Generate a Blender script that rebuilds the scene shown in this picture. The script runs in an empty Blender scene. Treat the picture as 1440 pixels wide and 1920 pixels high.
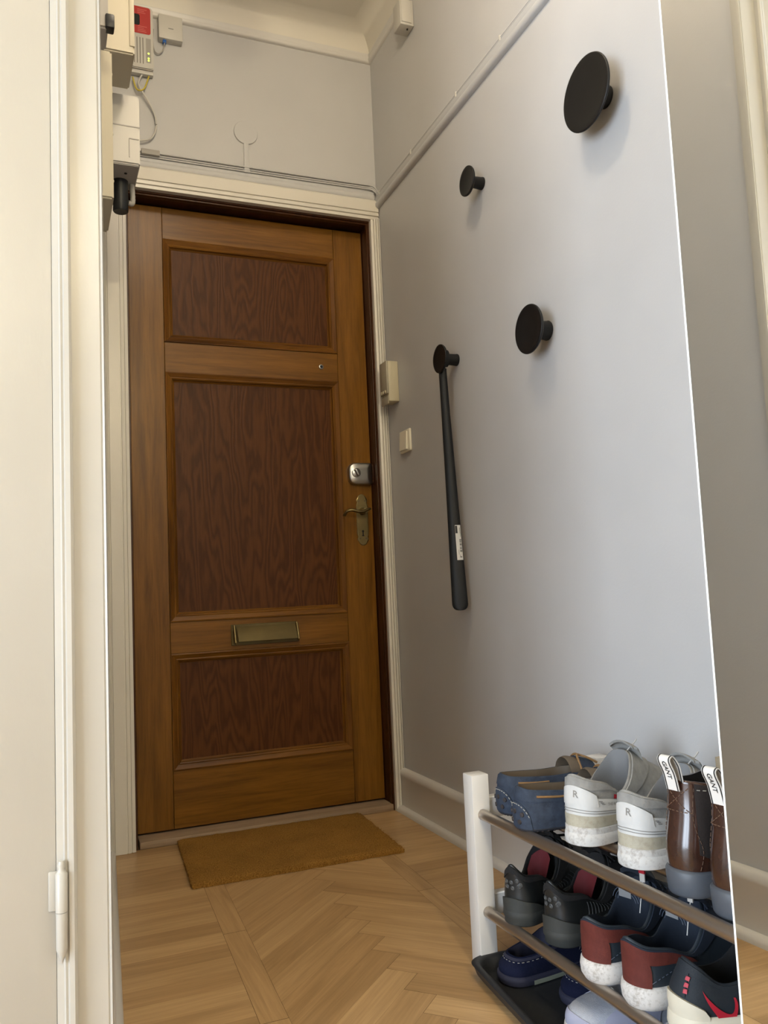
import bpy, bmesh, math, random
from mathutils import Vector, Matrix, Euler
random.seed(7)
PI = math.pi
SC = bpy.context.scene
LAMP_E, LAMP_C = 60., (1, .835, .63, 1)           # opal ceiling globe in the hall
FILL_E, FILL_C = 300., (1, .85, .56, 1)           # unseen warm fill globe, added behind the camera
WIN_E, WIN_C = 200., (.75, .86, 1)                # daylight through the room window
COL = SC.collection

# ------------------------------------------------------------------ materials
def srgb(r, g, b):
    f = lambda c: (c/255/12.92) if c/255 <= .04045 else ((c/255+.055)/1.055)**2.4
    return (f(r), f(g), f(b), 1)

class NT:
    def __init__(s, name):
        s.m = bpy.data.materials.new(name); s.m.use_nodes = True
        s.t = s.m.node_tree; s.b = s.t.nodes['Principled BSDF']
    def n(s, typ, **kw):
        n = s.t.nodes.new(typ)
        for k, v in kw.items():
            if k.startswith('in_'):
                key = k[3:]
                key = int(key) if key.isdigit() else key.replace('_', ' ')
                n.inputs[key].default_value = v
            else: setattr(n, k, v)
        return n
    def l(s, a, b): s.t.links.new(a, b)
    def ramp(s, fac, stops):
        r = s.n('ShaderNodeValToRGB'); e = r.color_ramp.elements
        while len(e) < len(stops): e.new(.5)
        for k, (p, c) in enumerate(stops): e[k].position = p; e[k].color = c
        s.l(fac, r.inputs[0]); return r.outputs[0]
    def coords(s, scale=(1, 1, 1), src='Object', rot=(0, 0, 0)):
        tc = s.n('ShaderNodeTexCoord'); mp = s.n('ShaderNodeMapping')
        mp.inputs['Scale'].default_value = scale; mp.inputs['Rotation'].default_value = rot
        s.l(tc.outputs[src], mp.inputs[0]); return mp.outputs[0]
    def noise(s, vec, scale, detail=3, rough=.55, dist=0):
        n = s.n('ShaderNodeTexNoise'); n.inputs['Scale'].default_value = scale
        n.inputs['Detail'].default_value = detail; n.inputs['Roughness'].default_value = rough
        n.inputs['Distortion'].default_value = dist
        s.l(vec, n.inputs['Vector']); return n.outputs['Fac']
    def bump(s, h, strength, dist=.002):
        b = s.n('ShaderNodeBump'); b.inputs['Strength'].default_value = strength
        b.inputs['Distance'].default_value = dist
        s.l(h, b.inputs['Height']); s.l(b.outputs[0], s.b.inputs['Normal'])
    def mix(s, fac, a, b, mode='MIX'):
        m = s.n('ShaderNodeMix', data_type='RGBA', blend_type=mode)
        for sock, v in ((m.inputs[0], fac), (m.inputs[6], a), (m.inputs[7], b)):
            if isinstance(v, (int, float, tuple)): sock.default_value = v
            else: s.l(v, sock)
        return m.outputs[2]

def plain(name, col, rough=.5, metal=0., bump=0., bscale=80., var=0., spec=.5, coat=0.):
    t = NT(name); b = t.b
    b.inputs['Roughness'].default_value = rough; b.inputs['Metallic'].default_value = metal
    b.inputs['Specular IOR Level'].default_value = spec; b.inputs['Coat Weight'].default_value = coat
    v = t.coords()
    if var:
        f = t.noise(v, bscale*.15, 4)
        c0 = tuple(max(0, x*(1-var)) for x in col[:3])+(1,); c1 = tuple(min(1, x*(1+var)) for x in col[:3])+(1,)
        t.l(t.ramp(f, [(.3, c0), (.7, c1)]), b.inputs['Base Color'])
    else: b.inputs['Base Color'].default_value = col
    if bump: t.bump(t.noise(v, bscale, 4), bump)
    return t.m

M = {}
def wall_mat():
    t = NT('wall_paint'); v = t.coords()
    big = t.noise(v, 2.2, 3)
    t.l(t.ramp(big, [(.3, (.475, .47, .46, 1)), (.7, (.515, .51, .50, 1))]), t.b.inputs['Base Color'])
    t.b.inputs['Roughness'].default_value = .42
    t.b.inputs['Specular IOR Level'].default_value = .35
    t.bump(t.noise(v, 170, 4, .6), .12, .002)
    return t.m
M['wall'] = wall_mat()
M['ceiling'] = plain('ceiling_plaster', (.68, .645, .56, 1), .7, bump=.1, bscale=60)
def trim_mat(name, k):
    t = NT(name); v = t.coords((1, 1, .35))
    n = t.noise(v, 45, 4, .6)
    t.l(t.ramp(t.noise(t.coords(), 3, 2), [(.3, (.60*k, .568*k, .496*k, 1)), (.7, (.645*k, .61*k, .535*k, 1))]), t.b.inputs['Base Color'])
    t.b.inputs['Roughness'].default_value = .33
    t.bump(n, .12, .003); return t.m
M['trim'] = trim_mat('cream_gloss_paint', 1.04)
M['dimmed_side_trim'] = trim_mat('dimmed_cream_gloss_paint', .73)  # same cream paint, colour darkened to offset strong light on side door and casing
M['base'] = plain('skirting_paint', (.62, .60, .56, 1), .35, bump=.08, bscale=50)

def oak_mat(name, axis, c0, c1, c2, rough=.32, fig=.35, sc=1.):
    # axis: grain runs along x or z of the object
    t = NT(name)
    s = (.06, 1, 1) if axis == 'x' else (1, 1, .06)
    v = t.coords(s)
    fine = t.noise(v, 160*sc, 4, .65)
    mid = t.noise(v, 34*sc, 4, .6, .6)
    big = t.noise(t.coords((.5, 1, .5)), 3.0, 3)
    col = t.ramp(mid, [(.25, c0), (.5, c1), (.78, c2)])
    dark = t.ramp(fine, [(.34, (.45, .40, .36, 1)), (.55, (1, 1, 1, 1))])
    c = t.mix(fig, col, dark, 'MULTIPLY')
    bigc = t.ramp(big, [(.25, (.72, .70, .66, 1)), (.75, (1.1, 1.1, 1.1, 1))])
    c = t.mix(.8, c, bigc, 'MULTIPLY')
    t.l(c, t.b.inputs['Base Color'])
    t.b.inputs['Roughness'].default_value = rough
    t.b.inputs['Specular IOR Level'].default_value = .24
    t.bump(fine, .10, .002)
    return t.m
OC = ((.105, .042, .0045, 1), (.182, .078, .009, 1), (.245, .109, .014, 1))
M['oak_v'] = oak_mat('varnished_oak_upright', 'z', *OC)
M['oak_h'] = oak_mat('varnished_oak_level', 'x', *OC)
M['oak_mould_v'] = oak_mat('oak_moulding_upright', 'z', (.075, .028, .004, 1), (.155, .062, .008, 1), (.245, .108, .016, 1), fig=.6, sc=.6)
M['oak_mould_h'] = oak_mat('oak_moulding_level', 'x', (.075, .028, .004, 1), (.155, .062, .008, 1), (.245, .108, .016, 1), fig=.6, sc=.6)
M['dark_wood'] = oak_mat('dark_door_frame_wood', 'z', (.035, .011, .004, 1), (.06, .02, .006, 1), (.085, .03, .009, 1), .35)
def veneer():
    t = NT('fir_plywood_veneer')
    v = t.coords((1, 1, .13))
    warp = t.noise(v, 5.5, 3, .5)
    warp2 = t.noise(t.coords((1, 1, .22)), 22, 3, .6)
    sep = t.n('ShaderNodeSeparateXYZ'); t.l(t.coords(), sep.inputs[0])
    def ma(op, a, b):
        m = t.n('ShaderNodeMath', operation=op)
        for i, q in ((0, a), (1, b)):
            if isinstance(q, (int, float)): m.inputs[i].default_value = q
            else: t.l(q, m.inputs[i])
        return m.outputs[0]
    ph = ma('ADD', ma('MULTIPLY', warp, 175), ma('ADD', ma('MULTIPLY', warp2, 16), ma('MULTIPLY', sep.outputs[0], 60)))
    sn = ma('SINE', ph, 0); f = ma('MULTIPLY', ma('ADD', sn, 1), .5)
    fine = t.noise(t.coords((1, 1, .05)), 220, 3)
    col = t.ramp(f, [(.0, (.060, .0200, .0050, 1)), (.40, (.078, .0272, .0068, 1)), (1, (.094, .0340, .0088, 1))])
    c = t.mix(.30, col, t.ramp(fine, [(.35, (.55, .5, .5, 1)), (.6, (1, 1, 1, 1))]), 'MULTIPLY')
    t.l(c, t.b.inputs['Base Color'])
    t.b.inputs['Roughness'].default_value = .40
    t.b.inputs['Specular IOR Level'].default_value = .14
    t.bump(f, .10, .002)
    return t.m
M['veneer'] = veneer()

def parquet():
    t = NT('oak_parquet'); b = t.b
    uv = t.n('ShaderNodeTexCoord'); at = t.n('ShaderNodeAttribute', attribute_name='tone')
    mp = t.n('ShaderNodeMapping'); mp.inputs['Scale'].default_value = (3, 42, 1); t.l(uv.outputs['UV'], mp.inputs[0])
    mp2 = t.n('ShaderNodeMapping'); mp2.inputs['Scale'].default_value = (6, 190, 1); t.l(uv.outputs['UV'], mp2.inputs[0])
    g1 = t.noise(mp.outputs[0], 1.0, 4, .6, .9); g2 = t.noise(mp2.outputs[0], 1.0, 3, .6)
    base = t.ramp(at.outputs['Fac'], [(0, (.38, .236, .108, 1)), (.5, (.475, .305, .146, 1)), (1, (.565, .378, .188, 1))])
    k = t.ramp(g1, [(.3, (.80, .78, .74, 1)), (.7, (1.08, 1.08, 1.08, 1))])
    k2 = t.ramp(g2, [(.3, (.84, .82, .80, 1)), (.6, (1, 1, 1, 1))])
    c = t.mix(1.0, base, k, 'MULTIPLY'); c = t.mix(.8, c, k2, 'MULTIPLY')
    t.l(c, b.inputs['Base Color']); b.inputs['Roughness'].default_value = .38
    b.inputs['Specular IOR Level'].default_value = .4
    t.bump(g2, .06, .001)
    return t.m
M['parquet'] = parquet()
M['gap'] = plain('parquet_joint', (.10, .06, .03, 1), .8)
M['sill'] = oak_mat('worn_sill_oak', 'x', (.26, .18, .115, 1), (.33, .235, .155, 1), (.40, .29, .19, 1), .5, .3)
def coir():
    t = NT('coir'); v = t.coords()
    n = t.noise(v, 300, 5, .75); b = t.noise(v, 9, 3)
    c = t.ramp(n, [(.3, (.13, .060, .011, 1)), (.5, (.36, .18, .037, 1)), (.72, (.60, .33, .08, 1))])
    c = t.mix(.6, c, t.ramp(b, [(.3, (.75, .75, .75, 1)), (.7, (1.1, 1.1, 1.1, 1))]), 'MULTIPLY')
    t.l(c, t.b.inputs['Base Color']); t.b.inputs['Roughness'].default_value = 1
    t.b.inputs['Specular IOR Level'].default_value = .1
    t.bump(n, .9, .006); return t.m
M['coir'] = coir()
M['black_wood'] = plain('black_stained_wood', (.0045, .0042, .004, 1), .45, spec=.35, bump=.05, bscale=120)
M['black_plastic'] = plain('matt_black_plastic', (.0065, .007, .0075, 1), .42, spec=.4)
M['brass'] = plain('aged_brass', (.24, .185, .085, 1), .40, 1., bump=.05, bscale=90, var=.15)
M['brass_dull'] = plain('dull_brown_brass', (.125, .095, .040, 1), .5, .85, bump=.05, bscale=90, var=.15)
M['steel'] = plain('brushed_steel', (.46, .45, .43, 1), .3, 1.)
M['tube'] = plain('dark_metal_tube', (.46, .41, .36, 1), .36, 1.)
M['black'] = plain('black_void', (.004, .004, .004, 1), .7)
M['cream_plastic'] = plain('cream_plastic', (.45, .405, .30, 1), .45)
M['beige_plastic'] = plain('beige_plastic', (.52, .47, .33, 1), .42)
M['grey_beige'] = plain('beige_front_plastic', (.37, .335, .25, 1), .5)
M['ivory'] = plain('ivory_plastic', (.80, .75, .60, 1), .32)
M['white_plastic'] = plain('white_plastic', (.52, .50, .45, 1), .42)
M['white_lacquer'] = plain('white_lacquer', (.70, .68, .64, 1), .3)
M['red_label'] = plain('red_label', (.42, .035, .03, 1), .45)
M['red_line'] = plain('pale_red_print', (.60, .16, .14, 1), .5)
M['grey_slot'] = plain('slot_grey', (.17, .155, .13, 1), .7)
M['mid_grey'] = plain('mid_grey_plastic', (.33, .31, .28, 1), .5)
M['yellow_cable'] = plain('yellow_cable', (.52, .42, .06, 1), .45)
M['blue_plug'] = plain('blue_plug', (.02, .11, .38, 1), .4)
M['paper'] = plain('label_paper', (.75, .73, .68, 1), .6)
M['ink'] = plain('black_ink', (.02, .02, .02, 1), .6)
M['faint_ink'] = plain('faint_ink', (.25, .24, .22, 1), .6)
def led():
    t = NT('green_led'); t.b.inputs['Emission Color'].default_value = (.75, 1, .12, 1); t.b.inputs['Emission Strength'].default_value = 1.6
    t.b.inputs['Base Color'].default_value = (.5, .8, .1, 1); return t.m
M['led'] = led()
def mirror():
    t = NT('silvered_glass'); t.b.inputs['Metallic'].default_value = 1; t.b.inputs['Roughness'].default_value = .0
    t.b.inputs['Base Color'].default_value = (.90, .90, .87, 1); return t.m
M['mirror'] = mirror()
M['mirror_edge'] = plain('polished_glass_edge', (.90, .93, .93, 1), .25)
M['tray'] = plain('black_rubber_tray', (.014, .015, .017, 1), .5, bump=.1, bscale=300)
M['suede_navy'] = plain('navy_suede', (.036, .047, .070, 1), .9, bump=.35, bscale=500, var=.22, spec=.2)
M['tan'] = plain('tan_leather_lace', (.23, .125, .045, 1), .6)
M['tan_dark'] = plain('brown_leather_lining', (.115, .085, .055, 1), .7)
M['stitch'] = plain('pale_stitching', (.42, .40, .34, 1), .8)
M['rubber_navy'] = plain('navy_rubber', (.02, .022, .03, 1), .7)
M['rubber_stud'] = plain('brown_rubber_stud', (.028, .022, .022, 1), .7)
M['white_leather'] = plain('white_leather', (.60, .60, .575, 1), .48, bump=.08, bscale=260, var=.05)
M['grey_suede'] = plain('grey_suede', (.29, .285, .265, 1), .9, bump=.3, bscale=500, var=.12, spec=.2)
M['grey_lining'] = plain('grey_mesh_lining', (.185, .19, .195, 1), .85, bump=.3, bscale=900)
def dirty(name, c, d, sc=26):
    t = NT(name); v = t.coords()
    f = t.noise(v, sc, 5, .7); g = t.noise(v, sc*6, 4, .7)
    k = t.mix(.5, f, g)
    t.l(t.ramp(k, [(.36, d), (.52, c), (.8, c)]), t.b.inputs['Base Color'])
    t.b.inputs['Roughness'].default_value = .65
    t.bump(g, .1); return t.m
M['dirty_white'] = dirty('scuffed_white_rubber', (.60, .585, .55, 1), (.36, .32, .28, 1))
M['grimy_white'] = dirty('grimy_white_rubber', (.60, .58, .55, 1), (.31, .28, .24, 1), 34)
M['foam_beige'] = dirty('beige_foam_band', (.42, .39, .30, 1), (.33, .29, .21, 1), 14)
M['cream_rubber'] = plain('cream_rubber', (.62, .58, .46, 1), .6, var=.08)
def leather_brown():
    t = NT('polished_brown_leather'); v = t.coords()
    f = t.noise(v, 22, 4, .6)
    t.l(t.ramp(f, [(.3, (.028, .012, .008, 1)), (.7, (.062, .026, .016, 1))]), t.b.inputs['Base Color'])
    t.b.inputs['Roughness'].default_value = .22; t.b.inputs['Coat Weight'].default_value = .4; t.b.inputs['Coat Roughness'].default_value = .12
    t.bump(t.noise(v, 60, 3), .06, .002); return t.m
M['boot_leather'] = leather_brown()
M['elastic'] = plain('dark_brown_elastic', (.022, .016, .014, 1), .8, bump=.3, bscale=700)
M['boot_lining'] = plain('black_boot_lining', (.006, .006, .007, 1), .9)
M['boot_sole'] = plain('worn_grey_black_rubber', (.075, .085, .10, 1), .5, bump=.06, bscale=40, var=.25)
M['boot_stitch'] = plain('brown_stitching', (.13, .075, .045, 1), .8)
M['beige_tape'] = plain('beige_tape', (.33, .27, .18, 1), .7)
M['black_leather'] = plain('black_synthetic_leather', (.010, .0115, .0115, 1), .42, bump=.12, bscale=120)
M['black_knit'] = plain('black_knit', (.006, .006, .0065, 1), .85, bump=.3, bscale=500)
M['charcoal_rubber'] = plain('charcoal_rubber', (.027, .029, .026, 1), .7, var=.2)
M['red_lining'] = plain('red_lining', (.105, .006, .010, 1), .8)
M['dark_emblem'] = plain('charcoal_print', (.055, .057, .057, 1), .5)
M['maroon'] = plain('maroon_suede', (.105, .022, .016, 1), .75, bump=.2, bscale=400, var=.15, spec=.3)
M['navy'] = plain('navy_knit', (.009, .016, .030, 1), .8, bump=.25, bscale=700)
M['navy_leather'] = plain('navy_synthetic', (.017, .026, .036, 1), .6, bump=.1, bscale=300)
M['navy_line'] = plain('navy_piping', (.07, .09, .13, 1), .6)
M['red'] = plain('red_rubber', (.42, .012, .030, 1), .45)
M['yellow_pale'] = plain('pale_yellow_trim', (.72, .55, .22, 1), .5)
M['dark_navy_tex'] = plain('blue_black_textile', (.009, .014, .020, 1), .75, bump=.2, bscale=500)
M['slipper'] = plain('dark_blue_felt', (.006, .008, .024, 1), .95, bump=.5, bscale=400, spec=.15)
M['slipper_trim'] = plain('dark_blue_binding', (.014, .015, .034, 1), .8)
M['slipper_sole'] = plain('grey_green_sole', (.20, .22, .17, 1), .8)
M['mesh_grey'] = plain('light_grey_mesh', (.35, .37, .42, 1), .8, bump=.6, bscale=800, var=.06)
M['mesh_lilac'] = plain('pale_lilac_trim', (.30, .31, .40, 1), .7)
M['white_lace'] = plain('off_white_lace', (.45, .43, .39, 1), .85)
M['black_lace'] = plain('black_lace', (.006, .006, .006, 1), .8)

# ------------------------------------------------------------------ mesh helpers
def link(name, bm, mat, parent=None, smooth=40, loc=None, rot=None, recalc=True):
    if recalc: bmesh.ops.recalc_face_normals(bm, faces=bm.faces)
    me = bpy.data.meshes.new(name); bm.to_mesh(me); bm.free()
    for p in me.polygons: p.use_smooth = True
    me.set_sharp_from_angle(angle=math.radians(smooth))
    for m in (mat if isinstance(mat, (list, tuple)) else [mat]): me.materials.append(m)
    o = bpy.data.objects.new(name, me); COL.objects.link(o)
    if parent: o.parent = parent
    if loc: o.location = loc
    if rot: o.rotation_euler = rot
    return o

def B(): return bmesh.new()
def add_box(bm, x0, x1, y0, y1, z0, z1, bev=0., seg=2, mi=0):
    vs = [bm.verts.new((x, y, z)) for x in (x0, x1) for y in (y0, y1) for z in (z0, z1)]
    q = ((0, 1, 3, 2), (4, 6, 7, 5), (0, 4, 5, 1), (2, 3, 7, 6), (0, 2, 6, 4), (1, 5, 7, 3))
    fs = [bm.faces.new([vs[i] for i in f]) for f in q]
    for f in fs: f.material_index = mi
    if bev:
        es = list({e for f in fs for e in f.edges})
        bmesh.ops.bevel(bm, geom=es, offset=bev, segments=seg, profile=.5, affect='EDGES')
    return vs
def box_obj(name, x0, x1, y0, y1, z0, z1, mat, parent=None, bev=0., seg=2):
    bm = B(); add_box(bm, x0, x1, y0, y1, z0, z1, bev, seg); return link(name, bm, mat, parent)
def add_prism(bm, poly, f, g, cap=True):
    """poly: list of 2D pts; f(p) and g(p) map them to two 3D rings"""
    a = [bm.verts.new(f(p)) for p in poly]; b = [bm.verts.new(g(p)) for p in poly]
    n = len(poly)
    for i in range(n): bm.faces.new((a[i], a[(i+1) % n], b[(i+1) % n], b[i]))
    if cap:
        bm.faces.new(a); bm.faces.new(list(reversed(b)))
def add_rings(bm, rings, closed=True, cap0=False, cap1=False):
    R = [[bm.verts.new(p) for p in r] for r in rings]
    for a, b in zip(R, R[1:]):
        n = len(a)
        for i in range(n if closed else n-1):
            j = (i+1) % n
            bm.faces.new((a[i], a[j], b[j], b[i]))
    if cap0: bm.faces.new(list(reversed(R[0])))
    if cap1: bm.faces.new(R[-1])
    return R
def frame_at(t, up=Vector((0, 0, 1))):
    t = t.normalized()
    a = t.cross(up)
    if a.length < 1e-4: a = t.cross(Vector((1, 0, 0)))
    a.normalize(); b = t.cross(a); return a, b
def smooth_path(pts, n=6, closed=False):
    P = [Vector(p) for p in pts]; out = []; N = len(P)
    for i in range(N if closed else N-1):
        g = lambda k: P[k % N] if closed else P[max(0, min(N-1, k))]
        p0, p1, p2, p3 = g(i-1), g(i), g(i+1), g(i+2)
        for k in range(n):
            t = k/n
            out.append(.5*((2*p1)+(-p0+p2)*t+(2*p0-5*p1+4*p2-p3)*t*t+(-p0+3*p1-3*p2+p3)*t**3))
    if not closed: out.append(P[-1])
    return out
def add_tube(bm, pts, r, seg=10, sy=1., closed=False):
    pts = [Vector(p) for p in pts]; rings = []
    N = len(pts)
    for i, p in enumerate(pts):
        if closed: t = pts[(i+1) % N]-pts[i-1]
        else: t = pts[min(i+1, N-1)]-pts[max(i-1, 0)]
        a, b = frame_at(t); rr = r[i] if isinstance(r, (list, tuple)) else r
        rings.append([p+a*(rr*math.cos(2*PI*k/seg))+b*(rr*sy*math.sin(2*PI*k/seg)) for k in range(seg)])
    if closed: rings.append(rings[0])
    add_rings(bm, rings, True, not closed, not closed)
    if closed: bmesh.ops.remove_doubles(bm, verts=bm.verts, dist=1e-6)
def add_lathe(bm, prof, M4, seg=48):
    """prof: (r, h) ; axis local z mapped by M4"""
    rings = [[M4 @ Vector((max(r, 1e-5)*math.cos(2*PI*k/seg), max(r, 1e-5)*math.sin(2*PI*k/seg), h)) for k in range(seg)] for r, h in prof]
    add_rings(bm, rings, True, True, True)
def axis_m(loc, d):
    d = Vector(d).normalized(); q = d.to_track_quat('Z', 'Y'); return Matrix.Translation(loc) @ q.to_matrix().to_4x4()

def tag(o, label, cat, group=None):
    o['label'] = label; o['category'] = cat
    if group: o['group'] = group
    return o
def thing(name, label, cat, loc=(0, 0, 0), rz=0., group=None):
    o = bpy.data.objects.new(name, None); COL.objects.link(o)
    o.location = loc; o.rotation_euler = (0, 0, rz); o.empty_display_size = .05
    return tag(o, label, cat, group)
def struct(o): o['kind'] = 'structure'; return o

def text_mesh(s, size, name='lettering', bold=0.):
    cu = bpy.data.curves.new(name, 'FONT'); cu.body = s; cu.size = size; cu.align_x = 'CENTER'; cu.align_y = 'CENTER'
    cu.resolution_u = 3; cu.offset = bold
    o = bpy.data.objects.new(name, cu); COL.objects.link(o)
    me = bpy.data.meshes.new_from_object(o.evaluated_get(bpy.context.evaluated_depsgraph_get()))
    bpy.data.objects.remove(o); bpy.data.curves.remove(cu)
    bm = B(); bm.from_mesh(me); bpy.data.meshes.remove(me); return bm

# ------------------------------------------------------------------ room shell
ZC = 2.845; CR = .088; HOLE = (-.897, -.033, 2.118)
def lx(y): return -.990+.063*y if y < 0 else -.990          # left wall face (slightly out of square)
YE = -1.478                                                     # end of the narrow hall on the left

# floor: parquet planks (herringbone field between two border strips, cross boards outside)
def build_floor():
    bm = B(); uvl = bm.loops.layers.uv.new('UVMap'); tl = bm.loops.layers.float_color.new('tone')
    SL = .045
    def sh(x, y): return (x+SL*y, y)          # parquet laid a little out of square with the right wall
    def clip(poly, axis, lim, keep_gt):
        out = []
        for i in range(len(poly)):
            a, b = poly[i], poly[(i+1) % len(poly)]
            da = (a[axis]-lim)*(1 if keep_gt else -1); db = (b[axis]-lim)*(1 if keep_gt else -1)
            if da >= 0: out.append(a)
            if (da >= 0) != (db >= 0):
                t = da/(da-db); out.append((a[0]+(b[0]-a[0])*t, a[1]+(b[1]-a[1])*t))
        return out
    def plank(poly, ang, tone=None):
        if len(poly) < 3: return
        cx = sum(p[0] for p in poly)/len(poly); cy = sum(p[1] for p in poly)/len(poly)
        g = .0005
        pts = []
        for p in poly:
            dx, dy = p[0]-cx, p[1]-cy; l = math.hypot(dx, dy)
            if l < .004: return
            pts.append((p[0]-dx/l*g*1.4, p[1]-dy/l*g*1.4))
        area = abs(sum(pts[i][0]*pts[(i+1) % len(pts)][1]-pts[(i+1) % len(pts)][0]*pts[i][1] for i in range(len(pts))))/2
        if area < 2e-5: return
        vs = [bm.verts.new((*sh(*p), 0)) for p in pts]
        try: f = bm.faces.new(vs)
        except ValueError: return
        tone = random.random()*.75+.125 if tone is None else tone
        ou, ov = random.random()*50, random.random()*50
        c, s = math.cos(ang), math.sin(ang)
        for lp in f.loops:
            x, y = lp.vert.co.x, lp.vert.co.y
            lp[uvl].uv = (ou+x*c+y*s, ov-x*s+y*c); lp[tl] = (tone, tone, tone, 1)
    xs = (-.747, -.695, -.250, -.205)          # strip edges at y = 0
    y0, y1 = .0, -3.2
    # border strips (long boards along the hall)
    for a, b in ((xs[0], xs[1]), (xs[2], xs[3])):
        y = y0+.25
        while y > y1:
            l = random.uniform(.42, .62)
            plank([(a, y), (b, y), (b, y-l), (a, y-l)], PI/2, random.uniform(.35, .7)); y -= l
    # cross boards outside the strips
    for a, b in ((-3.6, xs[0]), (xs[3], .35)):
        y = y0; k = 0
        while y > y1:
            x = b; w = .068
            if a > -1: plank([(a, y), (b, y), (b, y-w), (a, y-w)], 0)
            else:
                while x > a:
                    l = .47 if x == b else random.uniform(.4, .5)
                    xx = max(a, x-l); plank([(xx, y), (x, y), (x, y-w), (xx, y-w)], 0); x = xx
            y -= w
    # herringbone
    w = .068; r2 = math.sqrt(.5); xc = -.468; yc = -.515+.096*6
    for k in range(-2, 48):
        for grp in (0, 1):
            if grp == 0: q = [(-k*w-1.0, k*w), (-k*w, k*w), (-k*w, (k+1)*w), (-k*w-1.0, (k+1)*w)]
            else: q = [(-k*w, k*w), (-(k-1)*w, k*w), (-(k-1)*w, k*w+1.0), (-k*w, k*w+1.0)]
            poly = [(xc+(u+v)*r2, yc+(u-v)*r2) for u, v in q]
            poly = clip(poly, 0, xs[1], True)
            if poly: poly = clip(poly, 0, xs[2], False)
            if poly: poly = clip(poly, 1, y1, True)
            if poly: poly = clip(poly, 1, .0, False)
            plank(poly, PI/4 if grp == 0 else -PI/4)
    # the rest of the wider room, plain boards
    y = y1
    while y > -5.2:
        x = -3.6
        while x < .4:
            l = random.uniform(.5, .9); plank([(x, y), (min(.45, x+l), y), (min(.45, x+l), y-.07), (x, y-.07)], 0); x += l
        y -= .07
    # dark joint bed under the planks
    q = [bm.verts.new(p) for p in ((-3.9, .12, -.0012), (.02, .12, -.0012), (.02, -5.2, -.0012), (-3.9, -5.2, -.0012))]
    f = bm.faces.new(q); f.material_index = 1
    # keep only what lies inside the building
    bmesh.ops.bisect_plane(bm, geom=bm.verts[:]+bm.edges[:]+bm.faces[:], plane_co=(.012, 0, 0), plane_no=(1, 0, 0), clear_outer=True)
    for f in bm.faces:
        if f.normal.z < 0: f.normal_flip()
    return struct(link('floor', bm, [M['parquet'], M['gap']], recalc=False))
build_floor()

# right wall, front wall (with the doorway), slanted left wall, walls of the wider room
struct(box_obj('wall_right', 0, .14, -5.2, .30, -.02, ZC+.05, M['wall']))
bm = B()
for x0, x1, z0, z1 in ((-1.15, HOLE[0], -.02, ZC+.05), (HOLE[1], 0, -.02, ZC+.05), (HOLE[0], HOLE[1], HOLE[2], ZC+.05)):
    add_box(bm, x0, x1, 0, .16, z0, z1)
struct(link('wall_front', bm, M['wall']))
bm = B()
a = (lx(0), 0); b = (lx(YE), YE)
add_prism(bm, [a, b, (-3.4, YE), (-3.4, YE+.12), (-1.2, YE+.12), (-1.2, 0)], lambda p: (p[0], p[1], -.02), lambda p: (p[0], p[1], ZC+.05))
struct(link('wall_left', bm, M['wall']))
bm = B()                                                      # far wall of the wider room, with a window opening
WY0, WY1, WZ0, WZ1 = -4.25, -1.95, .12, 1.95
add_box(bm, -3.55, -3.4, -5.2, WY0, -.02, ZC+.05); add_box(bm, -3.55, -3.4, WY1, YE+.12, -.02, ZC+.05)
add_box(bm, -3.55, -3.4, WY0, WY1, -.02, WZ0); add_box(bm, -3.55, -3.4, WY0, WY1, WZ1, ZC+.05)
struct(link('wall_room_left', bm, M['wall']))
struct(box_obj('wall_back', -3.55, .14, -5.35, -5.2, -.02, ZC+.05, M['wall']))
struct(box_obj('ceiling', -3.55, .14, -5.35, .16, ZC, ZC+.1, M['ceiling']))
bm = B()                                                      # window frame with glass bars (outside the picture)
for y0, y1, z0, z1 in ((WY0, WY1, WZ0, WZ0+.06), (WY0, WY1, WZ1-.06, WZ1), (WY0, WY0+.06, WZ0, WZ1), (WY1-.06, WY1, WZ0, WZ1), ((WY0+WY1)/2-.04, (WY0+WY1)/2+.04, WZ0, WZ1)):
    add_box(bm, -3.52, -3.46, y0, y1, z0, z1)
struct(link('window_1', bm, M['trim']))

# coved cornice with a thin moulding below it
def sweep(name, prof, path, mat, closed=False):
    """prof: (inward offset, z) list; path: list of (x, y, nx, ny) with mitre normals"""
    bm = B()
    add_rings(bm, [[Vector((x+nx*o, y+ny*o, z)) for o, z in prof] for x, y, nx, ny in path], True, True, True)
    return struct(link(name, bm, mat, smooth=50))
path = [(0, -5.2, -1, 0), (0, 0, -1, -1), (lx(0), 0, 1, -1), (lx(YE), YE, 1, -1)]
cz = ZC-CR
cove = [(0, cz)]+[(CR-CR*math.cos(t*PI/16), cz+CR*math.sin(t*PI/16)) for t in range(9)]+[(CR, ZC+.01), (0, ZC+.01)]
sweep('trim_1', cove[1:], path, M['ceiling'])
mould = [(0, cz-.022), (.006, cz-.021), (.012, cz-.012), (.012, cz-.006), (.006, cz-.004), (.006, cz+.002), (.010, cz+.006), (.010, cz+.014), (0, cz+.016)]
sweep('trim_2', mould, path, M['base'])

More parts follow.
